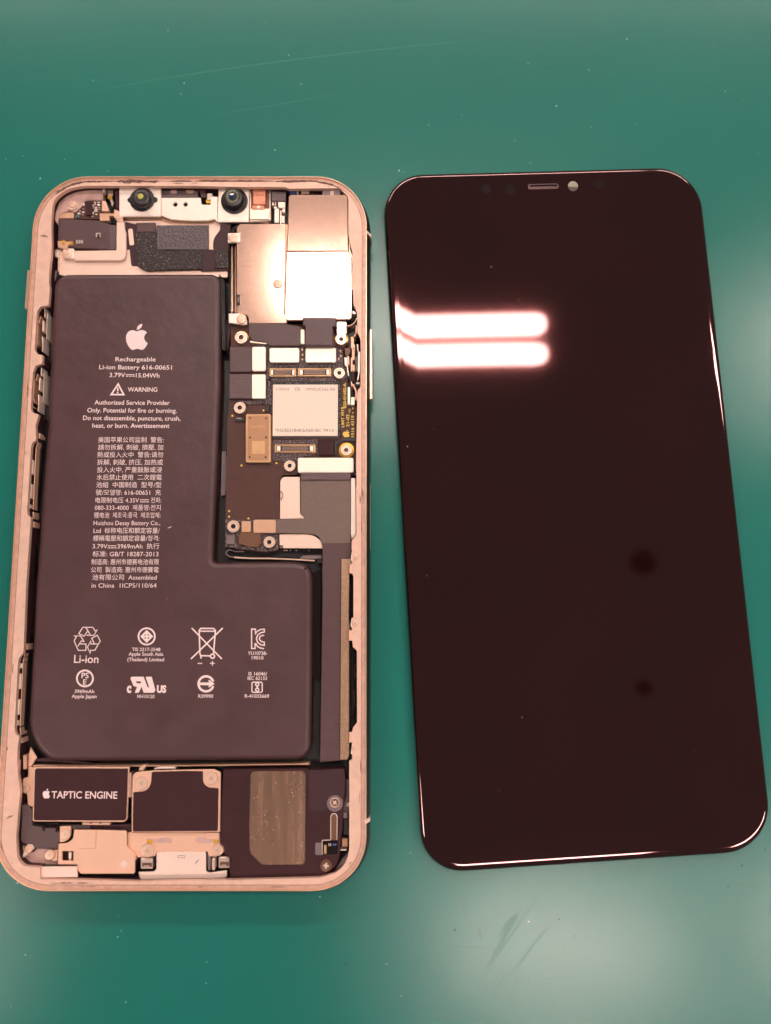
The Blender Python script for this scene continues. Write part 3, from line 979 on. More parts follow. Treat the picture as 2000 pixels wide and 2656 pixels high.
cl = slab('ground_clip', phone, 'tan_gold', zA.p([(295, 615), (340, 615), (375, 620), (430, 618), (430, 650), (385, 655), (385, 690), (300, 670)]), 4.6, 5.3, .1)
bit('gold_pad', cl, 'pad_gold', zA, (335, 606, 360, 640), 5.3, 5.5)
bit('gold_pad', cl, 'pad_gold', zA, (395, 618, 428, 648), 5.3, 5.45)
slab('coax_cable', phone, 'bright_steel', zA.p([(262, 690, 10), (300, 680, 10), (300, 750, 10), (270, 755, 10)]), 3.5, 5.0, .3)
slab('edge_strip', phone, 'bright_steel', zA.p([(303, 700), (322, 700), (312, 880), (298, 880)]), 2.5, 4.6)
slab('edge_strip', phone, 'plastic_grey', zJ.p([(385, 120), (440, 0), (500, 10), (455, 150), (400, 170)]), 2.2, 3.6)

# ---------------------------------------------------------------- front camera bar
bar = slab('camera_bracket', phone, 'camera_steel', zA.p([(1195, 242), (1535, 242), (1543, 300, 4), (1640, 305)]) + zB.p([(150, 305), (158, 232), (215, 232), (212, 452), (185, 425), (130, 440), (0, 442)]) + zA.p([(1275, 430), (1195, 395)]), 3.4, 5.3, .1,
           holes=[zA.p(circ(1315, 300, 18, 12)), zA.p(circ(1403, 300, 18, 12))], label='pale steel bracket between the two front cameras with two pin holes')
slab('bracket_lip', bar, 'tan_gold', zA.p([(870, 405), (1190, 408), (1280, 440), (1590, 448), (1650, 425), (1640, 470), (1290, 472), (1180, 440), (880, 425)]), 2.8, 4.3, .1)
bit('hole_backing', bar, 'deep_black', zA, (1290, 275, 1430, 325), 3.2, 3.42, 0)
slab('upper_strip', phone, 'plastic_grey', zA.p([(1195, 145), (1510, 150), (1512, 240), (1195, 240)]), 2.6, 4.3, .1)
bit('strip_rib', phone, 'plastic_milky', zA, (1275, 150, 1325, 205), 4.2, 4.6)
screw(phone, zA(1440, 165), 40 * .3, 4.6)
slab('flex_post', phone, 'black_flex', zA.p([(1510, 150), (1570, 150), (1585, 240), (1540, 240)]), 2.6, 4.7)
mc = bit('microphone', phone, 'bright_steel', zA, (1590, 205, 1635, 260), 3.6, 5.2)
bit('gold_pad', mc, 'pad_gold', zA, (1580, 258, 1640, 290), 3.6, 4.9)
c1_ = slab('camera_module', phone, 'camera_steel', zA.rect(830, 141, 1192, 404, 8), 3.0, 5.5, .12, label='projector module with plain black lens tower and gold green dot, left of the two')
k = .3 * mm_per_px(369, 518, 6)
lathe('lens_base', c1_, 'lens_black', zA(1030, 262), 5.5, [(108 * k, 5.4), (108 * k, 5.7), (100 * k, 5.85), (82 * k, 5.9)])
for x, y in ((928, 265), (1140, 262)): lathe('lens_ear', c1_, 'lens_black', zA(x, y), 5.5, [(24 * k, 5.4), (24 * k, 5.7), (18 * k, 5.75)], 12)
lathe('lens_tower', c1_, 'lens_black', zA(1016, 240), 7.3, [(80 * k, 5.8), (78 * k, 6.9), (72 * k, 7.2), (56 * k, 7.3), (40 * k, 7.25)])
lathe('lens_glass', c1_, 'lens_green', zA(1014, 230), 7.35, [(26 * k, 7.2), (25 * k, 7.32), (14 * k, 7.4)], 16)
c2_ = slab('camera_module', phone, 'camera_steel', zB.p([(222, 160, 12), (490, 158), (484, 452), (214, 452)]), 3.0, 5.4, .12, label='front camera module with toothed black lens ring and blue glass, right of the two')
lathe('lens_base', c2_, 'lens_black', zB(360, 270), 5.6, [(118 * k, 5.3), (116 * k, 5.75), (104 * k, 5.9), (94 * k, 5.82), (84 * k, 5.85)], 28)
lathe('lens_tower', c2_, ['lens_black', 'lens_black'], zB(347, 240), 7.0, [(90 * k, 5.7), (88 * k, 6.6), (78 * k, 6.95), (62 * k, 7.0), (34 * k, 6.9), (30 * k, 6.85)], 28)
for q in range(18):
    a = 2 * math.pi * q / 18
    p = [zB(343 + r * math.cos(a + d), 230 + r * math.sin(a + d)) for r, d in ((38, -.07), (56, -.08), (56, .08), (38, .07))]
    slab('lens_tooth', c2_, 'lens_teeth', p, 6.9, 7.06, .02)
lathe('lens_glass', c2_, 'lens_blue', zB(343, 230), 7.0, [(28 * k, 6.8), (27 * k, 6.98), (12 * k, 7.06)], 16)
c3_ = slab('flood_module', phone, 'screw_bright', zB.p([(494, 150), (672, 152), (676, 440, 12), (490, 452)]), 3.0, 4.9, .12, label='small module with copper coloured chip beside the front camera')
bit('module_well', c3_, 'recess_dark', zB, (503, 175, 664, 335), 4.9, 4.96, .02)
bit('copper_chip', c3_, 'copper_coil', zB, (522, 172, 628, 300), 4.96, 5.5, .08, 6)
bit('chip_foot', c3_, 'copper_coil', zB, (515, 305, 618, 342), 4.97, 5.2)
bit('component', c3_, 'cover_cream', zB, (555, 312, 582, 334), 5.2, 5.4)
bit('front_plate', c3_, 'cover_cream', zB, (492, 344, 660, 428), 4.95, 5.3, .1, 5)
slab('module_lip', c3_, 'tan_gold', zB.p([(490, 434), (660, 432, 6), (672, 446), (640, 470), (490, 470)]), 3.0, 4.2)
g = slab('sensor_block', phone, 'plastic_grey', zB.p([(678, 180), (805, 175), (805, 270), (682, 268)]), 3.0, 5.0, .15)
slab('block_top', g, 'lens_black', zB.p([(676, 150), (780, 150, 20), (812, 180), (806, 196), (678, 190)]), 3.0, 5.05, .1)
for i, r in enumerate([(684, 275, 702, 310), (708, 272, 722, 312), (738, 278, 800, 330), (706, 335, 745, 458), (700, 318, 728, 336), (752, 350, 768, 470), (766, 398, 796, 462), (772, 335, 800, 370)]):
    bit('spring_clip', g, ['screw_bright', 'bright_steel', 'camera_steel', 'camera_steel'][i % 4], zB, r, 2.6, 4.4 + .12 * (i % 3), .08)
bit('component', phone, 'blue_part', zB, (842, 172, 888, 206), 4.0, 5.4)
bit('component', phone, 'camera_steel', zB, (898, 178, 912, 206), 4.0, 5.3)
bit('component', phone, 'bright_steel', zB, (936, 162, 1004, 206), 4.0, 5.5, .06)
bit('component', phone, 'pad_gold', zB, (1008, 150, 1026, 176), 4.0, 5.5)
bit('component_base', phone, 'lens_black', zB, (834, 168, 1040, 214), 3.0, 4.6)
slab('dark_strip', phone, 'plastic_grey', zB.p([(1122, 176), (1272, 172), (1274, 236), (1118, 238)]), 4.0, 6.2, .05)
bit('strip_window', phone, 'plastic_milky', zB, (1188, 182, 1218, 226), 6.2, 6.26, .02)

# foam and flex below the camera bar
slab('adhesive_sheet', phone, 'black_film', zA.p([(880, 450), (970, 470), (1130, 475), (1160, 700), (1560, 690), (1560, 870), (1060, 880, 40), (985, 832), (935, 832, 14), (920, 690), (890, 690), (885, 540)]), 2.5, 4.35, .05, holes=[zA.p([(905, 510, 12), (945, 505, 16), (960, 650, 12), (918, 655, 16)])])
fx = slab('camera_flex', phone, 'bumpy_flex', zA.p([(1155, 480), (1605, 478), (1605, 690), (1150, 692)]), 2.6, 4.6, .08, label='shiny bumpy grey flex under the front camera bracket')
slab('flex_bend', phone, 'black_flex', zA.p([(975, 455), (1140, 455), (1148, 545), (975, 545)]), 2.6, 5.0, .3)
slab('foam_pad', phone, 'foam_black', zA.p([(975, 545), (1148, 548), (1152, 700), (1550, 690), (1550, 855), (1060, 872, 30), (990, 830), (975, 700)]), 2.7, 5.0, .12, label='L shaped black sponge pad above the battery')
slab('flex_tail', phone, 'black_film', zA.p([(1550, 690), (1666, 690)]) + zB.p([(175, 690, 20), (175, 600, 40), (235, 520), (240, 470), (330, 470), (310, 700), (310, 870), (70, 875), (85, 690)]), 2.6, 4.7, .08)
slab('foam_pad', phone, 'foam_black', zB.p([(188, 690), (308, 688), (306, 850), (186, 850)]), 2.7, 5.0, .12, label='small square sponge pad beside the metal shield')

# ---------------------------------------------------------------- metal shields over the rear cameras
ty = U(740, 740, 5.8)[1]
tx = U(840, 740, 5.8)[0]
s1 = slab('rear_camera_shield', phone, 'shield_steel', zB.p([(382, 500, 30), (410, 475, 10), (812, 475), (812, 1066)]) + zC.p([(812, 455), (482, 455), (480, 400, 20), (450, 372, 20), (375, 372)]), 2.6, 5.5, .12, tilt=(.013, .034, tx, ty), label='wide matt steel shield left of the stepped shields')
s2 = slab('rear_camera_shield', phone, 'shield_steel', zB.p([(832, 224, 26), (1338, 226, 30), (1344, 706), (816, 706), (826, 470)]), 2.6, 6.2, .12, tilt=(0, .020, tx, ty), label='upper smooth steel shield in the corner')
s3 = slab('rear_camera_shield', phone, 'shield_steel', zB.p([(814, 714), (1344, 712), (1372, 765)]) + zC.p([(1376, 300), (1372, 424, 24), (800, 432, 24), (800, 250)]), 2.6, 6.3, .14, tilt=(0.004, .036, tx, ty), label='lower steel shield bright with lamp glare')
slab('shield_step', s1, 'tan_gold', zB.p([(800, 480), (826, 480), (814, 720), (800, 1066)]) + zC.p([(792, 380), (784, 380)]), 4.0, 5.75, .06, tilt=(.013, .034, tx, ty))
slab('side_wall', s3, 'rim_gold', zB.p([(1350, 250), (1362, 700), (1390, 770), (1390, 1040), (1378, 1040), (1378, 775), (1350, 710)]), 3, 5.6, .05)
screw(s1, zB(735, 985), 40 * .3, 5.62)
c = slab('shield_clip', s1, 'camera_steel', zB.p([(303, 548), (398, 545), (412, 540), (412, 628), (303, 630)]), 3.6, 5.9, .1)
screw(s1, zB(347, 588), 40 * .3, 6.1)
c = slab('shield_clip', s1, 'camera_steel', zC.p([(310, 376), (400, 374), (455, 385, 20), (468, 430, 20), (470, 470), (440, 475), (310, 456)]), 3.6, 5.4, .1)
screw(s1, zC(420, 424), 42 * .3, 5.7)
bit('shield_slot', s1, 'deep_black', zC, (380, 212, 407, 298), 5.0, 5.53, .02)
bit('slot_tongue', s1, 'plastic_grey', zC, (386, 235, 402, 280), 5.5, 5.58, .02)
# cable running down beside the battery
for i, (x, w, m_) in enumerate([(322, 16, 'gloss_black'), (338, 12, 'rim_gold'), (350, 22, 'gloss_black'), (368, 8, 'tan_gold')]):
    slab('coax_cable', phone, m_, zB.p([(x - w / 2, 660), (x + w / 2, 650), (x + w / 2 + 4, 1066)]) + zC.p([(x + w / 2 + 6, 360), (x - w / 2 - 2, 370)]), 2.5, 4.2 + .2 * (i % 2), .15)
slab('coax_cable', phone, 'gloss_black', zB.p([(318, 545), (335, 495, 20), (400, 462, 20), (560, 456), (690, 468), (690, 474), (400, 476, 20), (375, 500, 20), (362, 545)]), 2.5, 5.0, .2)
slab('side_rail', phone, 'black_film', zC.p([(283, 420), (330, 520), (300, 700), (270, 690), (275, 500)]), 2.4, 4.2, .1)

# ---------------------------------------------------------------- logic board
BD = 4.1
board = slab('logic_board', phone, 'board_black', zC.p([(330, 480), (960, 470), (1340, 470), (1335, 640), (1300, 690), (1300, 830), (1340, 850)]) + zD.p([(1425, 100), (1425, 380), (1520, 400), (1520, 960), (1500, 1110)]) + zE.p([(1455, 100), (880, 100), (860, 118), (730, 122, 14), (704, 150), (700, 550), (700, 700), (690, 860), (560, 880), (300, 850), (165, 830), (172, 400), (175, 0)])
             + zD.p([(118, 900), (122, 545), (140, 450), (140, 330), (145, 30)]) + zC.p([(322, 900)]), 2.4, BD, .05, label='dark circuit board beside the battery carrying chips and connectors')


def grain(zz, pts, z=BD + .25):
    return slab('sealant', board, 'grain_black', zz.p(pts), 3.6, z, .1)


grain(zC, [(500, 640), (640, 650), (930, 650), (1240, 650), (1300, 690), (1300, 840), (1335, 860), (1335, 935), (1270, 965), (640, 965), (630, 900), (640, 880), (640, 690)])
grain(zD, [(165, 320), (340, 326), (545, 308), (555, 130), (590, 60), (610, 150), (600, 370), (330, 372), (250, 330)])
grain(zD, [(620, 756), (1100, 742), (1105, 905), (900, 950), (860, 985), (640, 985), (600, 960), (608, 780)])
grain(zE, [(870, 90), (1440, 60), (1450, 120), (1400, 120), (880, 108)])
grain(zE, [(165, 560), (330, 560), (430, 560), (680, 550), (690, 700), (690, 860), (560, 875), (300, 845), (170, 830)], BD + .1)

# connector covers on flex tails
f1 = slab('display_flex', board, 'black_flex', zC.p([(482, 462), (800, 464), (905, 480), (945, 500), (930, 655), (660, 655), (640, 630), (520, 615), (484, 570)]), 3.2, 5.0, .12)
slab('flex_stiffener', board, 'screw_bright', zC.p([(490, 610), (640, 632), (640, 642), (495, 628)]), 3.2, 4.8, .05)
f2 = slab('camera_flex_tail', board, 'black_flex', zC.p([(950, 412, 6), (1243, 412, 6), (1240, 484), (1212, 492), (1215, 655), (966, 655), (970, 484), (950, 480)]), 3.2, 6.45, .2)
slab('flex_lower', board, 'black_flex', zC.p([(968, 500), (1214, 500), (1236, 660), (966, 660)]), 3.2, 5.2, .15)
bit('flex_stiffener', board, 'cover_cream', zC, (932, 514, 968, 640), 3.4, 5.1, .08, 8)
f3 = slab('side_flex', board, 'black_flex', zC.rect(318, 662, 514, 884, 4), 3.2, 4.9, .15)
f4 = slab('side_flex', board, 'ridged_flex', zD.p([(142, 38), (390, 38), (390, 308), (142, 306)]), 3.2, 4.9, .15)
for zz, r in [(zC, (663, 674, 920, 800)), (zC, (974, 671, 1238, 799)), (zC, (512, 664, 631, 874)), (zD, (388, 44, 538, 307))]:
    cv = slab('connector_cover', board, 'cover_cream', zz.rect(*r, 16), 3.8, 5.25, .1)
    pw = 12 if zz is zC else 14
bit('cover_tab', board, 'bright_steel', zC, (1244, 446, 1330, 560), 4.0, 5.5, .1, 10)
cv = slab('connector_cover', board, 'cover_cream', zD.rect(884, 946, 1488, 1106, 20), 3.8, 5.35, .1)


def socket(zz, r, npin):
    x0, y0, x1, y1 = r
    s = bit('connector_socket', board, 'can_gold', zz, r, 4.0, 4.75, .08, 6)
    w, h = x1 - x0, y1 - y0
    bit('socket_well', s, 'lens_black', zz, (x0 + w * .05, y0 + h * .14, x1 - w * .05, y1 - h * .14), 4.7, 4.78, .02)
    V, Fc = [], []
    for row in (0.24, 0.62):
        for k in range(npin):
            px = x0 + w * (.19 + .62 * (k + .5) / npin)
            hw = w * .62 / npin * .30
            a = [U(*zz(px + sx * hw, y0 + h * (row + dy)), 4.85) for sx, dy in ((-1, .14), (1, .14), (1, 0), (-1, 0))]
            base = len(V)
            for q in a: V.append((q[0], q[1], 4.77))
            for q in a: V.append((q[0], q[1], 4.86))
            Fc += [(base + 4, base + 5, base + 6, base + 7)] + [(base + i, base + (i + 1) % 4, base + 4 + (i + 1) % 4, base + 4 + i) for i in range(4)]
    o = link('pins', mesh('pins', V, Fc), 'can_inset', s)
    o['kind'] = 'stuff'
    bit('socket_tongue', s, 'plastic_grey', zz, (x0 + w * .18, y0 + h * .42, x1 - w * .18, y0 + h * .58), 4.7, 4.84, .014)
    for xx in (.06, .86):
        bit('socket_end', s, 'cover_cream', zz, (x0 + w * xx, y0 + h * .2, x0 + w * (xx + .08), y1 - h * .2), 4.7, 4.95, .05)


socket(zC, (662, 850, 892, 922), 12)
socket(zC, (910, 850, 1196, 920), 16)
socket(zD, (634, 802, 1078, 890), 18)

# storage chip in its sealed recess
rec = slab('chip_recess', board, 'deep_black', zD.p([(590, 122, 20), (1340, 118, 20), (1350, 736, 20), (600, 738, 20)]), 3.8, BD + .32, .08)
chip = slab('memory_chip', board, 'chip_silver', zD.p([(616, 155), (1318, 155), (1316, 711), (612, 711)]), 4.0, 4.95, .06, label='large square silver memory chip with printed code')
text(chip, '*H23021B4K6AE0-BC 991X', zD(640, 666), zD(1282, 668), 34 * .24, 4.97, 'chip_mark', 0, 'printed_line')
text(chip, 'M1TPC073HA1', zD(1282, 190), zD(972, 190), 32 * .24, 4.97, 'chip_mark', 0, 'printed_line')
text(chip, 'E2', zD(902, 190), zD(852, 190), 32 * .24, 4.97, 'chip_mark', 0, 'printed_line')
text(chip, 'H1N11', zD(792, 190), zD(656, 190), 32 * .24, 4.97, 'chip_mark', 0, 'printed_line')
k = 0
V, Fc = [], []
for i in range(34):
    x = 622 + i * 21
    for yy in ((728, 742) if i % 2 else (724, 736),):
        a = [U(*zD(x + dx, y_), 4.5) for dx, y_ in ((0, yy[0]), (9, yy[0]), (9, yy[1]), (0, yy[1]))]
        b0 = len(V)
        V += [(q[0], q[1], 4.46) for q in a]
        Fc.append((b0, b0 + 3, b0 + 2, b0 + 1))
o = link('solder_dots', mesh('solder_dots', V, Fc), 'plastic_grey', board)
o['kind'] = 'stuff'
V, Fc = [], []
pts = [(1336 + random.uniform(-6, 6), random.uniform(150, 710)) for _ in range(34)] + [(598 + random.uniform(-6, 5), random.uniform(150, 460)) for _ in range(18)] + [(random.uniform(620, 1320), 138 + random.uniform(-5, 5)) for _ in range(26)]
pts += [(random.uniform(640, 1090), random.choice([random.uniform(758, 790), random.uniform(905, 940)])) for _ in range(16)]
for x, y in pts:
    wx, wy = U(*zD(x, y), 4.62)
    a_, b_ = random.uniform(.05, .16), random.uniform(.05, .12)
    b0 = len(V)
    V += [(wx + sx * a_, wy + sy * b_, z) for z in (4.38, 4.66) for sx, sy in ((-1, -1), (1, -1), (1, 1), (-1, 1))]
    Fc += [(b0 + 4, b0 + 5, b0 + 6, b0 + 7)] + [(b0 + i, b0 + (i + 1) % 4, b0 + 4 + (i + 1) % 4, b0 + 4 + i) for i in range(4)]
o = link('solder_parts', mesh('solder_parts', V, Fc), 'plastic_grey', board)
o['kind'] = 'stuff'
for x in (1030, 1140):
    slab('flex_crease', board, 'lens_black', zC.p([(x, 545), (x + 5, 545), (x + 4, 582), (x + 1, 582)]), 5.0, 5.23, 0)
for x, y in ((946, 688), (950, 735), (948, 772), (1275, 700), (1262, 770), (1280, 742)):
    bit('component', board, 'tan_gold', zC, (x - 6, y - 8, x + 6, y + 8), 4.2, 4.6, .03)
can = slab('shield_can', board, 'can_gold', zD.rect(320, 472, 597, 1000, 22), 3.8, 5.0, .14, label='tall gold shield can with six small holes left of the memory chip')
slab('can_inset', can, 'can_inset', zD.p([(345, 490, 14), (575, 490, 14), (568, 975, 14), (340, 975, 14)]), 4.9, 5.05, .014)
for x, y in ((370, 517), (543, 520), (370, 728), (543, 728), (366, 940), (538, 940)):
    lathe('vent_hole', can, 'deep_black', zD(x, y), 5.05, [(.24, 5.0), (.22, 5.065)], 12)
bit('label_square', can, 'can_gold', zD, (388, 765, 530, 905), 5.0, 5.08, .02)
text(can, 'BGTDN0', zD(385, 622), zD(535, 624), 26 * .24, 5.07, 'can_gold', 0)
slab('dark_chip', board, 'plastic_dark', zD.rect(1110, 756, 1276, 915, 6), 3.8, 4.9, .06)
slab('dark_chip', board, 'lens_black', zD.p([(1285, 762), (1340, 762), (1340, 790), (1312, 800), (1308, 915), (1285, 915)]), 3.8, 4.6, .06)
bit('dark_chip', board, 'lens_black', zD, (1362, 732, 1508, 768), 3.8, 4.6, .06)
bit('dark_chip', board, 'lens_black', zD, (206, 506, 306, 556), 3.8, 4.5, .06)
bit('dark_chip', board, 'lens_black', zD, (534, 390, 580, 450), 3.8, 4.5, .06)
for x in (232, 252, 272): bit('component', board, 'bright_steel', zD, (x - 6, 516, x + 6, 524), 4.5, 4.6, .01)
for zz, x, y in [(zD, 178, 493), (zD, 515, 435), (zD, 277, 1030), (zD, 655, 1003), (zD, 605, 420), (zE, 395, 548), (zE, 205, 530), (zE, 206, 476)]:
    lathe('test_point', board, 'print_gold', zz(x, y), BD + .05, [(.24, BD - .05), (.23, BD + .06)], 12)
# gold printing on the board edge
for s, x0, y0, x1, y1, cap in [('820-01682-A', 1408, 412, 1406, 140, 30), ('UMT M19', 1387, 618, 1382, 398, 30), ('21-02', 1441, 612, 1440, 478, 32), ('V0', 1457, 462, 1456, 418, 22), ('1016 4319', 1494, 724, 1492, 490, 32)]:
    text(board, s, zD(x0, y0), zD(x1, y1), cap * .24, BD + .03, 'print_gold', .02)
a = zD(1372, 645)
emblem(board, 'print_gold', a, (74 * .24, 0), (0, 80 * .24), BD + .03)
flat('diamond_mark', board, 'print_gold', mapz(zD, [([(1480, 398), (1492, 412), (1480, 426), (1468, 412)], []), ([(1474, 454), (1488, 454), (1488, 468), (1474, 468)], [])]), BD + .03)
# screw bosses
for zz, x, y, r, z in [(zC, 1267, 890, 48, 5.3), (zD, 258, 405, 64, 5.2), (zD, 797, 1033, 60, 5.2), (zE, 247, 625, 60, 5.2), (zE, 600, 780, 57, 5.2)]:
    lathe('sealant_ring', board, 'grain_black', zz(x, y), 4.4, [(r * zz.k * 1.25 * .085, 3.8), (r * zz.k * 1.2 * .085, 4.5)], 18)
    screw(board, zz(x, y), r * zz.k, z, 'standoff', STAND, 'screw_boss')
for zz, x, y, r, r2 in [(zC, 420, 585, 62, 55), (zD, 1410, 865, 84, 60), (zC, 1284, 600, 62, 50)]:
    kk = zz.k * .085
    lathe('gold_pad', board, 'pad_gold', zz(x, y), 4.5, [(r * kk, 4.0), (r * kk, 4.45), (r * kk * .8, 4.5)], 24)
    screw(board, zz(x - 1, y - 2), r2 * zz.k, 5.1 if x != 1284 else 5.7, 'standoff', ('bright_steel', 'screw_steel', 'recess_dark'))

# parts on the lower board
p1 = slab('steel_plate', board, 'plate_pale', zE.p([(745, 140), (900, 140), (903, 500, 10), (945, 535), (945, 550), (705, 552), (708, 175)]), 3.2, 4.6, .06)
bit('plate_notch', p1, 'plastic_grey', zE, (712, 142, 745, 174), 3.2, 4.3)
slab('plate_clip', p1, 'recess_dark', zE.p([(712, 275), (722, 275), (722, 292), (736, 292), (736, 348), (722, 348), (722, 370), (712, 370)]), 4.5, 4.64, .02)
slab('plate_clip', p1, 'plate_gold', zE.p([(714, 298), (730, 298), (730, 342), (714, 342)]), 4.6, 4.7, .02)
p2 = slab('steel_plate', board, 'plate_pale', zE.p([(700, 704), (1020, 702, 60), (1115, 770, 40), (1122, 842), (735, 840), (735, 812), (700, 808)]), 3.2, 4.6, .06)
bit('plate_notch', p2, 'plastic_grey', zE, (703, 812, 735, 838), 3.2, 4.3)
p3 = slab('steel_plate', board, 'camera_steel', zE.p([(1404, 150), (1446, 152), (1448, 700, 10), (1410, 755), (1402, 700)]), 3.2, 5.2, .06)
slab('gold_edge', p3, 'rim_gold', zE.p([(1450, 240), (1457, 240), (1453, 715), (1447, 715)]), 4, 5.4, .014)
bit('gold_tab', board, 'tan_gold', zE, (328, 574, 418, 680), 3.8, 4.9, .06, 4)
bit('gold_tab', board, 'tan_gold', zE, (443, 560, 665, 690), 3.8, 5.1, .08, 16)
lathe('gold_dot', board, 'pad_gold', zE(372, 655), 4.95, [(.26, 4.8), (.25, 4.96)], 12)
slab('brown_flex', board, 'brown_flex', zE.p([(305, 682), (430, 680), (515, 694), (518, 800, 10), (490, 832), (380, 824), (345, 805), (296, 800)]), 3.8, 4.95, .08)
bit('grey_chip', board, 'plastic_grey', zE, (178, 710, 260, 800), 3.8, 4.6, .06)
for x, w in ((760, 20), (865, 8), (805, 5), (988, 5)): bit('solder_dot', board, 'screw_steel', zE, (x - w, 854, x + w, 866), 2.5, 3.2, .1)
# dock flex that runs from the board down the right side
dock = slab('dock_flex', phone, 'grey_flex', zE.p([(905, 97), (1400, 97), (1402, 180), (1400, 690), (1402, 850), (1398, 1000)]) + zM.p([(238, 185), (230, 2112), (38, 2128), (60, 600), (62, 180)]) + zE.p([(1124, 1020), (1125, 820, 40), (1080, 712, 40), (1000, 700), (666, 692), (666, 556), (945, 548), (945, 538), (908, 505, 10)]), 3.2, 5.0, .10, label='long grey flex ribbon from the board down to the speaker')
slab('flex_fold', dock, 'ridged_flex', zE.p([(905, 96), (1400, 96), (1400, 172), (908, 172)]), 4.0, 5.35, .15)
slab('flex_tail', dock, 'black_flex', zE.p([(1127, 790), (1401, 788), (1402, 850), (1397, 1000)]) + zM.p([(237, 187), (229, 2110), (39, 2126), (61, 600), (63, 180)]) + zE.p([(1126, 1020)]), 4.5, 5.06, .04)
V, Fc = [], []
for k in range(90):
    if k < 44:
        x, y = 925 + (k % 22) * 21, (312 if k < 22 else 350) + random.uniform(-5, 5)
    else:
        x, y = random.uniform(925, 1390), random.uniform(190, 560)
    cx, cy = U(*zE(x, y), 5.05)
    r = random.uniform(.10, .2)
    b0 = len(V)
    V.append((cx, cy, 5.1))
    for q in range(6): V.append((cx + r * math.cos(q * 1.047), cy + r * math.sin(q * 1.047), 4.99))
    Fc += [(b0, b0 + 1 + q, b0 + 1 + (q + 1) % 6) for q in range(6)]
o = link('flex_dimples', mesh('flex_dimples', V, Fc, True), 'grey_flex', dock)
o['kind'] = 'stuff'
# thin antenna wire below the board
wire = [zE(*q) for q in [(350, 872), (262, 872), (235, 862), (208, 854), (186, 862), (174, 882), (182, 905), (210, 922), (260, 930)]]
V, Fc = slab_data(ccw([U(x, y, 3.6) for x, y in stroke(wire, 2.4)[0]]), 2.9, 3.6, .014)
wr = link('antenna_wire', mesh('antenna_wire', V, Fc), 'plastic_grey', phone)
V, Fc = slab_data(ccw([U(x, y, 3.7) for x, y in stroke([zE(*q) for q in [(255, 930), (420, 940), (600, 940), (800, 948), (1045, 962)]], 3.6)[0]]), 2.9, 3.7, .05)
link('wire_sleeve', mesh('wire_sleeve', V, Fc), 'screw_steel', wr)
slab('grey_tab', phone, 'plastic_grey', zE.p([(895, 945), (930, 912), (1115, 908), (1118, 945)]), 2.4, 3.4, .1)
slab('grey_tab', phone, 'plastic_grey', zD.p([(64, 880), (112, 872), (115, 1166)]) + zE.p([(168, 318), (125, 326), (132, 0)]), 2.4, 3.0, .05)
slab('wire_end', phone, 'black_film', zE.p([(1068, 950), (1122, 950), (1122, 985), (1075, 985)]), 2.4, 4.2, .1)

# ---------------------------------------------------------------- side springs and clips in the left ledge windows
def clip(zz, segs, m_='bright_steel', z=5.6):
    """one contact clip per window: its segments are joined bars"""
    V, Fc = [], []
    for si, s in enumerate(segs):
        p = ccw([U(*zz(*q), z) for q in s])
        v, f = slab_data(p, 2.4, z + .05 * (si % 3), .05)
        b0 = len(V)
        V += v
        Fc += [tuple(q + b0 for q in t) for t in f]
    o = link('contact_clip', mesh('contact_clip', V, Fc), m_, phone)
    o['kind'] = 'stuff'
    return o


bar_ = lambda x0, y0, x1, y1, w: [(x0 - w / 2, y0), (x0 + w / 2, y0), (x1 + w / 2, y1), (x1 - w / 2, y1)]
clip(zJ, [bar_(306, 520, 312, 600, 9.9), bar_(312, 600, 308, 680, 8.9), bar_(290, 730, 286, 885, 16.9), bar_(276, 955, 280, 1060, 14.9), bar_(285, 1060, 275, 1170, 9.9), bar_(350, 620, 335, 990, 6.9)], 'camera_steel', 5.6)
clip(zJ, [bar_(250, 660, 225, 760, 11.0), bar_(212, 760, 205, 1000, 5.0), bar_(205, 1005, 212, 1080, 9.0), bar_(190, 1090, 225, 1110, 11.0)], 'rim_gold', 5.9)
clip(zJ, [bar_(262, 1400, 258, 1515, 10.9), bar_(240, 1550, 232, 1725, 15.9), bar_(225, 1790, 222, 1870, 14.9), bar_(222, 1870, 215, 2030, 10.9), bar_(300, 1480, 285, 1900, 5.0)], 'camera_steel', 5.6)
clip(zJ, [bar_(205, 1490, 180, 1590, 11.0), bar_(160, 1590, 150, 1820, 5.0), bar_(150, 1830, 165, 1910, 9.0), bar_(140, 1960, 170, 1990, 11.0)], 'rim_gold', 5.9)
clip(zK, [bar_(345, 390, 340, 440, 26), bar_(347, 515, 338, 720, 42), bar_(324, 860, 316, 1062, 42), bar_(308, 1150, 302, 1205, 30)], 'cover_cream', 5.5)
clip(zK, [bar_(440, 130, 440, 200, 50), bar_(435, 200, 425, 290, 14), bar_(425, 290, 405, 360, 14), bar_(405, 365, 362, 1225, 12), bar_(365, 1260, 368, 1330, 14), bar_(368, 1330, 350, 1390, 14), bar_(362, 1400, 358, 1480, 46)], 'plate_gold', 5.2)
clip(zL, [bar_(232, 978, 230, 1030, 36), bar_(222, 1095, 212, 1272, 42), bar_(208, 1390, 198, 1565, 42), bar_(190, 1630, 186, 1690, 32)], 'cover_cream', 5.5)
clip(zL, [bar_(295, 750, 292, 820, 44), bar_(285, 830, 280, 900, 12), bar_(275, 910, 268, 960, 12), bar_(262, 965, 230, 1700, 9), bar_(232, 1715, 238, 1800, 12), bar_(236, 1830, 238, 1890, 40)], 'plate_gold', 5.2)
slab('grey_tab', phone, 'plastic_grey', zK.p([(322, 1590), (384, 1590), (370, 1720), (312, 1720)]), 2.2, 3.6, .05)
slab('side_rail', phone, 'gloss_black', zK.p([(480, 120), (520, 120), (400, 1500), (392, 2200), (340, 2200), (380, 1480), (440, 500)]), 2.2, 3.4, .2)
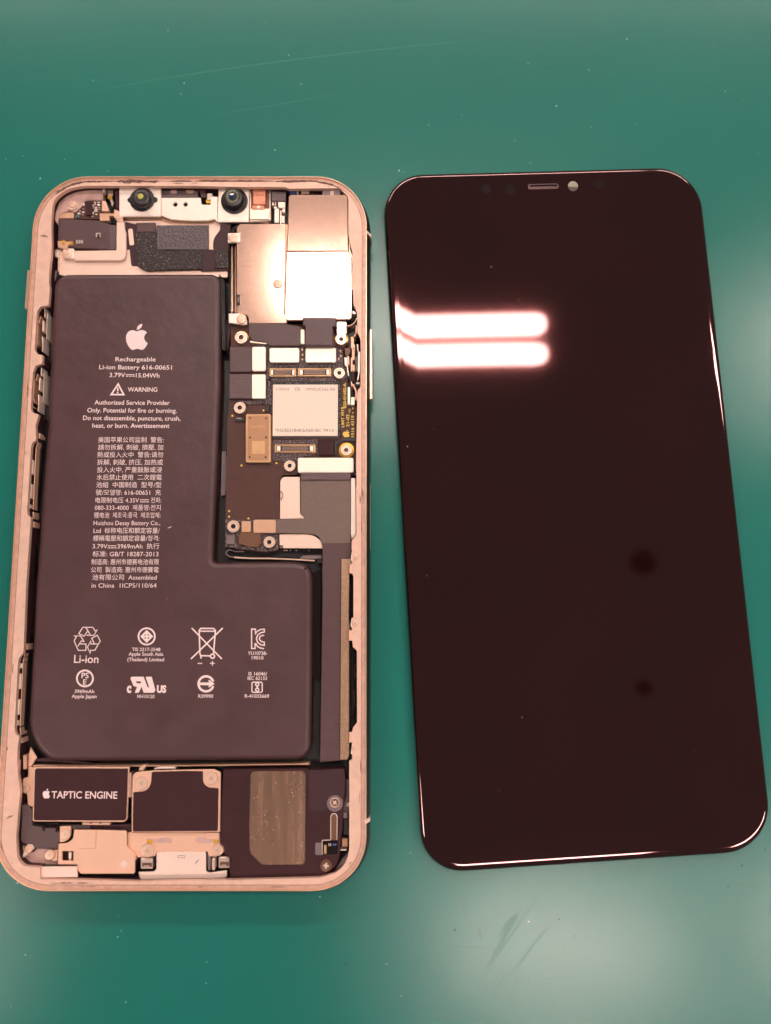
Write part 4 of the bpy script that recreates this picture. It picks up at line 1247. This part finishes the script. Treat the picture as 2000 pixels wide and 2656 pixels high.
slab('side_rail', phone, 'gloss_black', zL.p([(325, 640), (350, 640), (300, 1500), (262, 2010), (240, 1960), (285, 1300)]), 2.2, 3.6, .2)
slab('corner_pillar', phone, 'plate_gold', zL.p([(325, 2020), (348, 1940), (420, 2060), (400, 2090), (345, 2180), (320, 2150)]), 2.2, 4.6, .2)
clip(zL, [bar_(215, 1990, 215, 2050, 30), bar_(225, 2090, 225, 2120, 60), bar_(285, 2030, 288, 2190, 36)], 'plate_gold', 4.8)

# springs beside the memory chip, right ledge window
clip(zR_, [bar_(375, 250, 375, 380, 24), bar_(365, 385, 345, 430, 24), bar_(315, 430, 318, 600, 46), bar_(318, 600, 322, 780, 20), bar_(345, 540, 335, 780, 20)], 'tan_gold', 5.3)
clip(zR_, [bar_(392, 540, 400, 640, 22), bar_(418, 650, 412, 960, 34), bar_(420, 960, 395, 1080, 20), bar_(400, 1120, 404, 1140, 60)], 'camera_steel', 5.7)
clip(zR_, [bar_(250, 720, 255, 850, 34), bar_(305, 740, 305, 950, 26), bar_(335, 850, 335, 950, 24), bar_(300, 1100, 310, 1180, 18), bar_(325, 1140, 370, 1250, 24), bar_(370, 1250, 370, 1390, 26)], 'plate_gold', 5.1)
clip(zR_, [bar_(212, 740, 222, 860, 40), bar_(235, 860, 258, 1020, 18), bar_(262, 1190, 262, 1450, 36), bar_(322, 1340, 318, 1460, 56)], 'cover_cream', 4.9)
slab('brown_flex', phone, 'brown_flex', zR_.p([(195, 600), (275, 590), (290, 640), (250, 720), (205, 700)]), 3.0, 4.6, .08)
slab('side_connector', phone, 'plastic_grey', zR_.p([(355, 720), (390, 720), (390, 950), (360, 950)]), 2.4, 5.0, .1)
slab('side_connector', phone, 'plastic_dark', zR_.p([(300, 960), (350, 960), (350, 1110), (300, 1090)]), 2.4, 5.2, .1)
V, Fc = slab_data(ccw([U(x, y, 4.4) for x, y in stroke([zR_(*q) for q in [(235, 265), (300, 250), (350, 210), (380, 150), (388, 95)]], 2.6)[0]]), 3.4, 4.4, .05)
link('coax_cable', mesh('coax_cable', V, Fc), 'screw_steel', phone)
slab('shield_corner', phone, 'bright_steel', zR_.p([(320, 25), (375, 80), (318, 85)]), 4, 5.6, .05)

# ---------------------------------------------------------------- right hand support strip
strip = slab('support_strip', phone, 'sand_steel', zM.p([(240, 183), (325, 183), (345, 228), (318, 320), (312, 760), (330, 880), (315, 960), (315, 1840), (318, 2060, 8), (300, 2104, 10), (228, 2104)]), 3.2, 5.6, .08, label='long sand coloured metal strip along the right edge')
slab('strip_tab', strip, 'plate_gold', zM.p([(318, 240), (345, 230), (413, 228), (412, 300, 18), (390, 326), (318, 322)]), 4.0, 6.7, .08)
slab('screw_plate', phone, 'camera_steel', zM.p([(342, 112), (385, 106, 24), (416, 140, 16), (415, 226), (352, 226), (330, 190)]), 4.0, 6.75, .06)
slab('strip_tab', strip, 'plate_gold', zM.p([(312, 870), (345, 862), (411, 862), (410, 925, 22), (375, 968), (312, 965)]), 4.0, 6.7, .08)
slab('screw_plate', phone, 'camera_steel', zM.p([(340, 750), (375, 742, 20), (412, 780, 16), (411, 860), (350, 860), (328, 820)]), 4.0, 6.75, .06)
slab('strip_tab', strip, 'plate_gold', zM.p([(315, 1842), (375, 1838, 22), (410, 1885, 18), (410, 1936), (345, 1938), (315, 1945)]), 4.0, 6.7, .08)
slab('screw_plate', phone, 'camera_steel', zM.p([(345, 1942), (408, 1940), (408, 2030, 18), (375, 2066, 20), (330, 2050, 14)]), 4.0, 6.75, .06)
for x, y in ((376, 166), (370, 800), (365, 2002)): screw(phone, zM(x, y), 28 * .271, 6.9)
clip(zM, [bar_(355, 980, 350, 1050, 8), bar_(352, 1060, 366, 1100, 10), bar_(350, 1110, 345, 1690, 9), bar_(370, 1200, 365, 1340, 18), bar_(365, 1450, 362, 1600, 18), bar_(362, 1720, 345, 1780, 14), bar_(372, 1110, 372, 1150, 10)], 'side_steel', 5.6)
slab('side_rail', phone, 'gloss_black', zM.p([(330, 340), (352, 350), (350, 735), (325, 760)]), 2.4, 4.0, .1)

# ---------------------------------------------------------------- bottom row: vibration motor
vib = slab('vibration_motor', phone, 'plate_gold', zG.p([(288, 98, 8), (1118, 98, 8), (1114, 160), (1098, 575, 40), (280, 570, 20)]), 2.2, 5.6, .12, label='rectangular vibration motor with black top and white lettering')
slab('motor_label', vib, 'plastic_dark', zG.p([(302, 110, 22), (1106, 112, 10), (1090, 560, 26), (290, 560, 22)]), 5.5, 5.72, .06)
text(vib, 'TAPTIC ENGINE', zG(444, 367), zG(1012, 371), 58 * .3, 5.75, 'print_pink', .014)
a = zG(370, 285)
emblem(vib, 'print_pink', a, (62 * .3, 0), (0, 86 * .3), 5.75)
slab('motor_flange', vib, 'plate_gold', zG.p([(246, 100), (292, 105), (286, 440), (262, 440, 8), (240, 420), (232, 330), (180, 320, 20), (176, 240, 20), (210, 190, 20), (240, 188)]), 2.4, 4.6, .1)
screw(vib, zG(215, 274), 45 * .3, 5.0)
bit('motor_tab', vib, 'plate_gold', zG, (710, 576, 952, 600), 3, 4.8, .08)
for x in (786, 866): bit('tab_slot', vib, 'recess_dark', zG, (x - 10, 580, x + 10, 588), 4.7, 4.84, .02)
bit('motor_leaf', vib, 'bright_steel', zG, (1112, 150, 1136, 362), 2.4, 5.0, .1)
# module in the middle
mid = slab('dock_module', phone, 'plate_gold', zG.p([(1146, 170, 14), (1170, 145, 10), (1310, 130)]) + zH.p([(0, 182), (240, 178), (296, 205, 12), (290, 700), (0, 702)]) + zG.p([(1136, 662), (1138, 400)]), 2.4, 5.4, .12, label='black topped gold module between vibration motor and loudspeaker')
slab('module_label', mid, 'plastic_dark', zG.p([(1312, 140, 12)]) + zH.p([(0, 192), (148, 194, 6), (150, 300, 30), (200, 330), (278, 334, 10), (272, 690, 14), (0, 692)]) + zG.p([(1146, 656, 14), (1152, 316, 8), (1270, 306, 40), (1305, 240, 20)]), 5.3, 5.52, .06)
screw(mid, zG(1222, 238), 56 * .3, 5.75)
screw(mid, zH(217, 252), 54 * .312, 5.75)
low = slab('lower_plate', phone, 'plate_gold', zG.p([(1115, 664), (1666, 664)]) + zH.p([(288, 704), (290, 790), (330, 830, 20), (330, 860), (260, 905), (200, 900), (185, 860), (0, 858)]) + zG.p([(1355, 830), (1340, 870), (1190, 880), (1180, 850, 10), (1115, 800, 10)]), 2.4, 4.6, .08)
screw(low, zG(1273, 822), 58 * .3, 5.0)
screw(low, zH(270, 850), 48 * .312, 5.0)
for zz, p_, yl in [(zG, [(1270, 722), (1330, 722), (1445, 705, 20), (1490, 720, 20), (1485, 760, 20), (1420, 752), (1330, 752), (1268, 758)], (1268, 728, 1322, 756)), (zH, [(80, 760, 18), (110, 740, 18), (160, 740, 10), (180, 760), (278, 762), (278, 788), (160, 790), (105, 796, 18)], (235, 762, 278, 788))]:
    t_ = slab('clear_tab', low, 'plastic_milky', zz.p(p_), 4.5, 4.75, .05)
    bit('gold_pad', low, 'pad_gold', zz, yl, 4.5, 4.8, .04)
# charging port
port = slab('charging_port', phone, 'plastic_cream', zG.p([(1352, 832, 6)]) + zH.p([(0, 862), (172, 864, 10), (172, 1030, 20), (200, 1040), (348, 1020, 10), (345, 1080, 20), (0, 1102)]) + zG.p([(1290, 1085, 10), (1205, 1065, 20), (1198, 1010), (1330, 1005, 14), (1350, 975)]), 2.4, 5.0, .15, label='cream plastic charging port housing at the bottom edge')
for zz, r in [(zG, (1215, 886, 1320, 980)), (zH, (278, 906, 372, 1000))]:
    w_ = bit('port_clip', port, 'bright_steel', zz, r, 2.6, 4.6, .15, 8)
    bit('clip_well', port, 'recess_dark', zz, (r[0] + 14, r[1] + 40, r[2] - 8, r[3] - 20), 4.5, 4.66, .02)
    bit('clip_tip', port, 'bright_steel', zz, (r[0] + 24, r[1] + 66, r[2] - 30, r[3] - 26), 4.6, 4.9, .1, 6)
bit('clip_pin', port, 'screw_bright', zH, (222, 920, 248, 1018), 3.0, 5.2, .2, 12)
slab('port_recess', port, 'plastic_grey', zH.p([(185, 880), (215, 900), (210, 1020), (190, 1015)]), 3.0, 4.4, .1)
flat('port_scratch', port, 'recess_dark', [taper_stroke([zH(78, 970), zH(98, 945), zH(122, 922)], .16, 5.02)], 5.02, world=True)
flat('port_outline', port, 'chip_mark', [([zG(1535, 862), zG(1598, 862), zG(1598, 884), zG(1535, 884)], [[zG(1538, 866), zG(1595, 866), zG(1595, 880), zG(1538, 880)]])], 5.02)
# bottom left: black block, clear bracket, gold connector cover
blk = slab('antenna_block', phone, 'plastic_block', zG.p([(190, 425, 8), (242, 430), (275, 470), (277, 608), (360, 620), (372, 655, 5), (385, 652), (390, 628), (475, 630), (480, 660), (512, 662), (510, 740), (498, 800), (300, 802), (280, 770), (200, 760, 10), (178, 735, 10)]), 2.4, 4.9, .15, label='dark L shaped plastic block in the bottom left corner')
slab('block_gap', blk, 'deep_black', zG.p([(276, 586), (510, 580), (512, 660), (280, 618)]), 2.4, 3.5, .05)
slab('clear_bracket', phone, 'plastic_milky', zW.p([(290, 600), (350, 560), (360, 1060), (300, 1200), (340, 1330), (400, 1400), (560, 1500), (620, 1430), (980, 1440), (975, 1740), (420, 1720, 40), (360, 1640, 40), (270, 1500, 30), (260, 1150)]), 2.4, 3.8, .2)
slab('screw_plate', phone, 'camera_steel', zG.p([(215, 785, 14), (245, 762, 10), (275, 770, 10), (298, 802, 8), (250, 840), (205, 885, 8), (192, 870, 6), (208, 830)]), 3.4, 4.8, .06)
screw(phone, zG(246, 806), 34 * .3, 5.0)
bit('gold_pad', phone, 'bright_steel', zG, (190, 856, 212, 884), 3.8, 4.9, .1, 8)
cov = slab('connector_shield', phone, 'plate_gold', zG.p([(640, 642), (832, 644), (1095, 650, 18), (1096, 790, 16), (1166, 852, 16), (1164, 1020, 14), (690, 1022, 20), (668, 985), (666, 942), (500, 940), (504, 764), (575, 758, 10), (630, 720, 20)]), 2.6, 5.4, .1,
           holes=[zG.rect(536, 826, 634, 910, 8)], label='irregular gold shield plate right of the bottom left screws')
slab('shield_step', cov, 'tan_gold', zG.p([(826, 646), (838, 646), (830, 806), (684, 808), (684, 800), (820, 798)]), 5.3, 5.44, .02)
bit('window_tongue', cov, 'camera_steel', zG, (592, 832, 616, 906), 3.0, 4.6, .1)
bit('window_back', cov, 'recess_dark', zG, (530, 820, 640, 915), 2.5, 3.0, 0)
lathe('white_blob', cov, 'plastic_cream', zG(1070, 940), 5.45, [(.75, 5.38), (.7, 5.44), (.4, 5.48)], 16)
slab('shield_edge', cov, 'rim_gold', zG.p([(1104, 668), (1116, 668), (1116, 800, 8), (1180, 860, 8), (1178, 900), (1168, 900), (1168, 862), (1104, 806)]), 3, 5.0, .05)
lg = slab('screw_plate', phone, 'plate_gold', zG.p([(516, 612), (612, 610), (614, 700, 30), (570, 745, 30), (515, 748)]), 2.6, 4.8, .08)
screw(phone, zG(564, 680), 46 * .3, 5.2)
lg = slab('screw_plate', phone, 'plate_gold', zG.p([(430, 820, 20), (500, 808), (500, 912), (440, 914, 20)]), 2.6, 4.4, .08)
screw(phone, zG(428, 860), 44 * .3, 5.0)
slab('shield_base', cov, 'gloss_black', zG.p([(672, 1000), (1168, 1000), (1164, 1066, 8), (690, 1066, 30)]), 2.4, 4.4, .1)
slab('pink_pad', phone, 'plastic_cream', zG.p([(352, 962, 8), (662, 960), (668, 1052), (360, 1056, 10)]), 3.0, 6.0, .08)
slab('flex_strip', phone, 'plastic_grey', zG.p([(515, 600), (780, 600), (780, 632), (635, 638), (610, 608)]), 2.4, 3.6, .05)
slab('flex_strip', phone, 'black_film', zG.p([(790, 604), (1130, 590), (1132, 660), (1095, 648), (790, 636)]), 2.4, 4.2, .05)
# crumpled cable at the top of the module
slab('coax_cable', phone, 'screw_steel', zG.p([(1200, 100, 20), (1240, 70, 20), (1275, 80, 10), (1250, 110), (1240, 140), (1195, 136)]), 2.6, 4.6, .25)
slab('coax_cable', phone, 'camera_steel', zG.p([(1330, 110), (1390, 96, 10), (1520, 100, 6), (1515, 118), (1400, 116), (1335, 124)]), 2.6, 4.6, .15)

# ---------------------------------------------------------------- loudspeaker
spk = slab('loudspeaker', phone, 'plastic_dark', zH.p([(318, 182, 10), (1018, 174), (1022, 186), (1325, 172, 20), (1338, 270), (1332, 400, 10), (1312, 520), (1310, 690), (1300, 740), (1285, 900), (1258, 985, 30), (1150, 1060), (1095, 1082, 20), (1055, 1094), (375, 1094, 10), (366, 1000), (378, 930), (368, 900), (330, 890), (322, 820), (292, 785), (300, 520)]), 2.4, 5.5, .15,
           label='black loudspeaker with a large scratched bronze metal plate')
slab('speaker_plate', spk, 'speaker_metal', zH.p([(545, 196, 34), (1002, 194, 40), (997, 970, 30), (640, 972, 20), (590, 925), (537, 872, 30), (534, 600)]), 5.3, 5.72, .08)
V = []
for k in range(46):
    x, y = random.choice([(random.uniform(550, 990), random.uniform(205, 960)), (random.uniform(860, 990), random.uniform(205, 480)), (random.uniform(545, 700), random.uniform(520, 760))])
    a, l_ = random.uniform(-.5, 1.2), random.uniform(4, 13)
    V.append(taper_stroke([zH(x, y), zH(x + l_ * .5, y + a * l_ * .4), zH(x + l_, y + a * l_)], random.uniform(.08, .2), 5.725))
o = flat('plate_scratches', spk, 'bright_steel', V, 5.725, world=True)
o['kind'] = 'stuff'
for p_ in ([(514, 178), (518, 178), (516, 528), (300, 530), (300, 526), (512, 524)], [(1020, 186), (1024, 186), (1018, 706), (1120, 708), (1135, 720), (1135, 760), (1131, 760), (1130, 724), (1118, 713), (1014, 711)], [(1022, 528), (1200, 530), (1200, 534), (1022, 532)]):
    slab('seam', spk, 'deep_black', zH.p(p_), 5.3, 5.53, 0)
slab('speaker_tape', spk, 'black_film', zH.p([(1028, 186), (1318, 184, 14), (1328, 280), (1322, 395), (1180, 440), (1175, 520), (1028, 524)]), 5.4, 5.56, .02)
lathe('screw_seat', spk, 'plastic_grey', zH(1245, 462), 5.6, [(66 * .026, 5.2), (64 * .026, 5.56), (50 * .026, 5.58)], 24)
screw(spk, zH(1245, 455), 40 * .312, 5.75, 'cross', CROSS)
screw(spk, zH(1172, 980), 50 * .312, 5.75, 'cross', ('recess_dark', 'brown_flex', 'bright_steel'))
lf = slab('gold_flex', spk, 'brown_flex', zH.p([(1209, 570, 18), (1216, 546, 10), (1258, 546, 18), (1266, 575, 10), (1265, 765), (1208, 765)]), 5.4, 5.62, .014)
loop = zH.p([(1211, 764), (1211, 570), (1222, 550), (1240, 546), (1256, 552), (1264, 572), (1263, 660), (1262, 764)])
V, Fc = slab_data(ccw([U(x, y, 5.7) for x, y in stroke(loop, 1.6)[0]]), 5.5, 5.68, .02)
link('gold_edge', mesh('gold_edge', V, Fc), 'camera_steel', lf)
V, Fc = slab_data(ccw([U(x, y, 5.7) for x, y in stroke(zH.p([(1141, 886), (1139, 772), (1146, 768), (1205, 766), (1212, 760)]), 1.8)[0]]), 5.5, 5.72, .02)
link('gold_edge', mesh('gold_edge', V, Fc), 'screw_bright', lf)
slab('contact_well', spk, 'gloss_black', zH.p([(1145, 772), (1268, 770), (1270, 880), (1145, 888)]), 5.4, 5.56, .02)
bit('contact_pad', spk, 'can_gold', zH, (1155, 808, 1176, 880), 5.5, 5.8, .06)
bit('contact_pad', spk, 'plastic_grey', zH, (1082, 788, 1136, 890), 5.4, 5.6, .04, 8)
for x in (1196, 1210): bit('component', spk, 'bright_steel', zH, (x - 4, 794, x + 4, 816), 5.5, 5.66, .02)
bit('component', spk, 'blue_part', zH, (1228, 796, 1258, 812), 5.5, 5.66, .02)
bit('vent_piece', spk, 'plastic_grey', zH, (1315, 538, 1350, 585), 3.6, 5.2, .06)
slab('vent_piece', spk, 'deep_black', zH.p([(1318, 588), (1362, 600), (1362, 730), (1318, 720)]), 2.4, 5.0, .06)
bit('gold_tab', spk, 'can_inset', zH, (1305, 756, 1352, 822), 3.6, 5.4, .06)
bit('vent_piece', spk, 'camera_steel', zH, (1290, 845, 1342, 852), 3.6, 5.5, .014)
slab('corner_foam', phone, 'plastic_grey', zH.p([(1345, 880), (1362, 870), (1330, 970), (1262, 1032), (1240, 1030), (1300, 930)]), 2.4, 4.4, .1)
slab('side_gasket', phone, 'plastic_grey', zH.p([(1340, 270), (1362, 262), (1364, 540), (1312, 530), (1312, 500), (1340, 400)]), 2.4, 4.0, .1)
lathe('gasket_pin', phone, 'bright_steel', zH(1358, 475), 4.5, [(.5, 3.5), (.45, 4.4), (.2, 4.5)], 12)
lathe('gasket_pin', phone, 'bright_steel', zH(1358, 690), 4.5, [(.5, 3.5), (.45, 4.4), (.2, 4.5)], 12)

# ================================================================== DISPLAY ASSEMBLY
SCR = [(990.5, 456.6, 105), (1809.6, 434, 112), (2006, 2205, 130), (1095, 2267, 112)]
sc = outline(SCR, 1.7, 16)
cxs = sum(p[0] for p in sc) / len(sc)
cys = sum(p[1] for p in sc) / len(sc)
disp = thing('phone_display', (cxs, cys, 0), 'detached glossy black phone screen lying face up on the mat and mirroring the ceiling lights', 'phone screen')
prof = [(-2.2, 0.02), (-1.5, .5), (-.35, .75), (-.35, 1.25)]
V, Fc = [], []
n = len(sc)
for d, z in prof: V += [(x, y, z) for x, y in offset(sc, d)]
for i in range(len(prof) - 1):
    for k in range(n):
        j = (k + 1) % n
        Fc.append((i * n + k, i * n + j, (i + 1) * n + j, (i + 1) * n + k))
link('back_frame', mesh('back_frame', V, Fc), 'display_body', disp)
prof = [(-.6, 1.25), (-.05, 1.3), (0, 1.55), (-.06, 1.85), (-.18, 2.15), (-.36, 2.42), (-.62, 2.62), (-.95, 2.74), (-1.35, 2.79), (-1.8, 2.8)]
V, Fc = [], []
for d, z in prof: V += [(x, y, z) for x, y in offset(sc, d)]
for i in range(len(prof) - 1):
    for k in range(n):
        j = (k + 1) % n
        Fc.append((i * n + k, i * n + j, (i + 1) * n + j, (i + 1) * n + k))
Fc.append(tuple((len(prof) - 1) * n + k for k in range(n)))
glass = link('cover_glass', mesh('cover_glass', V, Fc, True), 'display_glass', disp)
GZ = 2.81
slab('earpiece_slot', disp, 'earpiece_mesh', zS1.p([(1242, 246, 22), (1506, 240, 22), (1508, 288, 22), (1248, 296, 22)]), 2.5, GZ + .03, .12)
slab('slot_shadow', disp, 'sensor_dark', zS1.p([(1262, 254, 12), (1492, 249, 12), (1494, 266, 8), (1262, 270, 8)]), 2.5, GZ + .05, .02)
lathe('camera_window', disp, 'hole_glass', zS1(1622, 264), GZ, [(45 * .0265, GZ - .2), (45 * .0265, GZ + .02)], 28)
flat('window_shade', disp, 'plastic_block', [([zS1(1580, 270), zS1(1664, 272), zS1(1655, 294), zS1(1634, 308), zS1(1608, 307), zS1(1590, 292)], [])], GZ + .03)
for zz, x, y, r in [(zS1, 900, 288, 44), (zS1, 1098, 290, 46), (zS2, 235, 250, 54)]:
    lathe('sensor_spot', disp, 'sensor_dark', zz(x, y), GZ, [(r * .0265, GZ - .2), (r * .0265, GZ + .012)], 28)
V, Fc = flakes([(1124, 1120), (1056, 1165), (1348, 1856), (1290, 2042), (1105, 1495), (1270, 706), (1340, 790), (1790, 1940), (1500, 1190)], GZ + .02, None, .06, .16)
o = link('glass_dust', mesh('glass_dust', V, Fc), 'lint_white', disp)
o['kind'] = 'stuff'

# ================================================================== CEILING LAMPS (mirrored in glass, metal and mat; the far row unseen)
LH = 2400.0


def ceiling_lamp(x0, x1, y, label, first=None):
    t = thing('ceiling_lamp', ((x0 + x1) / 2, y, LH + 90), label, 'ceiling lamp', 'twin tube ceiling lamps')
    ln = x1 - x0
    if first is None:
        # local meshes, centred on the lamp
        w, h = 62, 45
        V = [(-ln / 2 - 25, -w, 0), (ln / 2 + 25, -w, 0), (ln / 2 + 25, w, 0), (-ln / 2 - 25, w, 0), (-ln / 2 - 25, -w * .8, h), (ln / 2 + 25, -w * .8, h), (ln / 2 + 25, w * .8, h), (-ln / 2 - 25, w * .8, h)]
        Fc = [(0, 3, 2, 1), (4, 5, 6, 7), (0, 1, 5, 4), (1, 2, 6, 5), (2, 3, 7, 6), (3, 0, 4, 7)]
        hm = mesh('lamp_housing', V, Fc)
        n_, V, Fc = 12, [], []
        r = 36
        rings = [(-ln / 2, r * .1), (-ln / 2 + 6, r * .6), (-ln / 2 + 22, r * .92), (-ln / 2 + 45, r), (ln / 2 - 45, r), (ln / 2 - 22, r * .92), (ln / 2 - 6, r * .6), (ln / 2, r * .1)]
        for x, rr in rings:
            for k in range(n_): V.append((x, rr * math.cos(2 * math.pi * k / n_), rr * math.sin(2 * math.pi * k / n_)))
        for i in range(len(rings) - 1):
            for k in range(n_):
                j = (k + 1) % n_
                Fc.append((i * n_ + k, i * n_ + j, (i + 1) * n_ + j, (i + 1) * n_ + k))
        tm = mesh('tube', V, Fc, True)
        first = (hm, tm, ln)
    hm, tm, l0 = first
    o = bpy.data.objects.new('lamp_housing', hm)
    if not hm.materials: hm.materials.append(MATS['lamp_housing'])
    if not tm.materials: tm.materials.append(MATS['tube_light'])
    C.objects.link(o)
    o.parent = t
    o.scale = (ln / l0, 1, 1)
    for s in (-1, 1):
        q = bpy.data.objects.new('tube', tm)
        C.objects.link(q)
        q.parent = t
        q.location = (0, 57 * s, -90)
        q.scale = (ln / l0, 1, 1)
    return first


f = ceiling_lamp(-400, 578, 962, 'twin tube lamp mirrored as two white bars in the phone screen')
ceiling_lamp(1300, 2500, 945, 'twin tube lamp to the right of the one mirrored in the screen', f)
ceiling_lamp(200, 900, -1030, 'short twin tube lamp shining on the mat below the screen', f)
ceiling_lamp(1230, 2430, -1030, 'twin tube lamp shining on the mat at the lower right corner', f)
ceiling_lamp(-2500, -1330, -1030, 'twin tube lamp shining on the mat at the lower left corner', f)
for x0, lb in [(-2480, 'leftmost twin tube lamp of the unseen far row behind the mirrored one'), (-1220, 'second twin tube lamp from the left in the unseen far row'), (40, 'third twin tube lamp from the left in the unseen far row'), (1300, 'rightmost twin tube lamp of the unseen far row behind the mirrored one')]:
    ceiling_lamp(x0, x0 + 1200, 3050, lb, f)  # unseen row, filled out to spread lamp haze over the upper mat
for x, y, r, lb in [(903, 156, 44, 'dark round ceiling fitting mirrored as the upper black spot in the screen'), (884, -274, 27, 'dark round ceiling fitting mirrored as the lower black spot in the screen')]:
    V, Fc = [], []
    for rr, z in ((r, 2440), (r, 2410), (r * .8, 2400), (r * .3, 2396)):
        for k in range(20): V.append((x + rr * math.cos(k * .31416), y + rr * math.sin(k * .31416), z))
    for i in range(3):
        for k in range(20): Fc.append((i * 20 + k, i * 20 + (k + 1) % 20, (i + 1) * 20 + (k + 1) % 20, (i + 1) * 20 + k))
    Fc.append(tuple(60 + k for k in range(20)))
    o = link('ceiling_fitting', mesh('ceiling_fitting', V, Fc), 'ceiling_dark')
    o['label'] = lb
    o['category'] = 'ceiling fitting'
    o['group'] = 'dark round ceiling fittings'
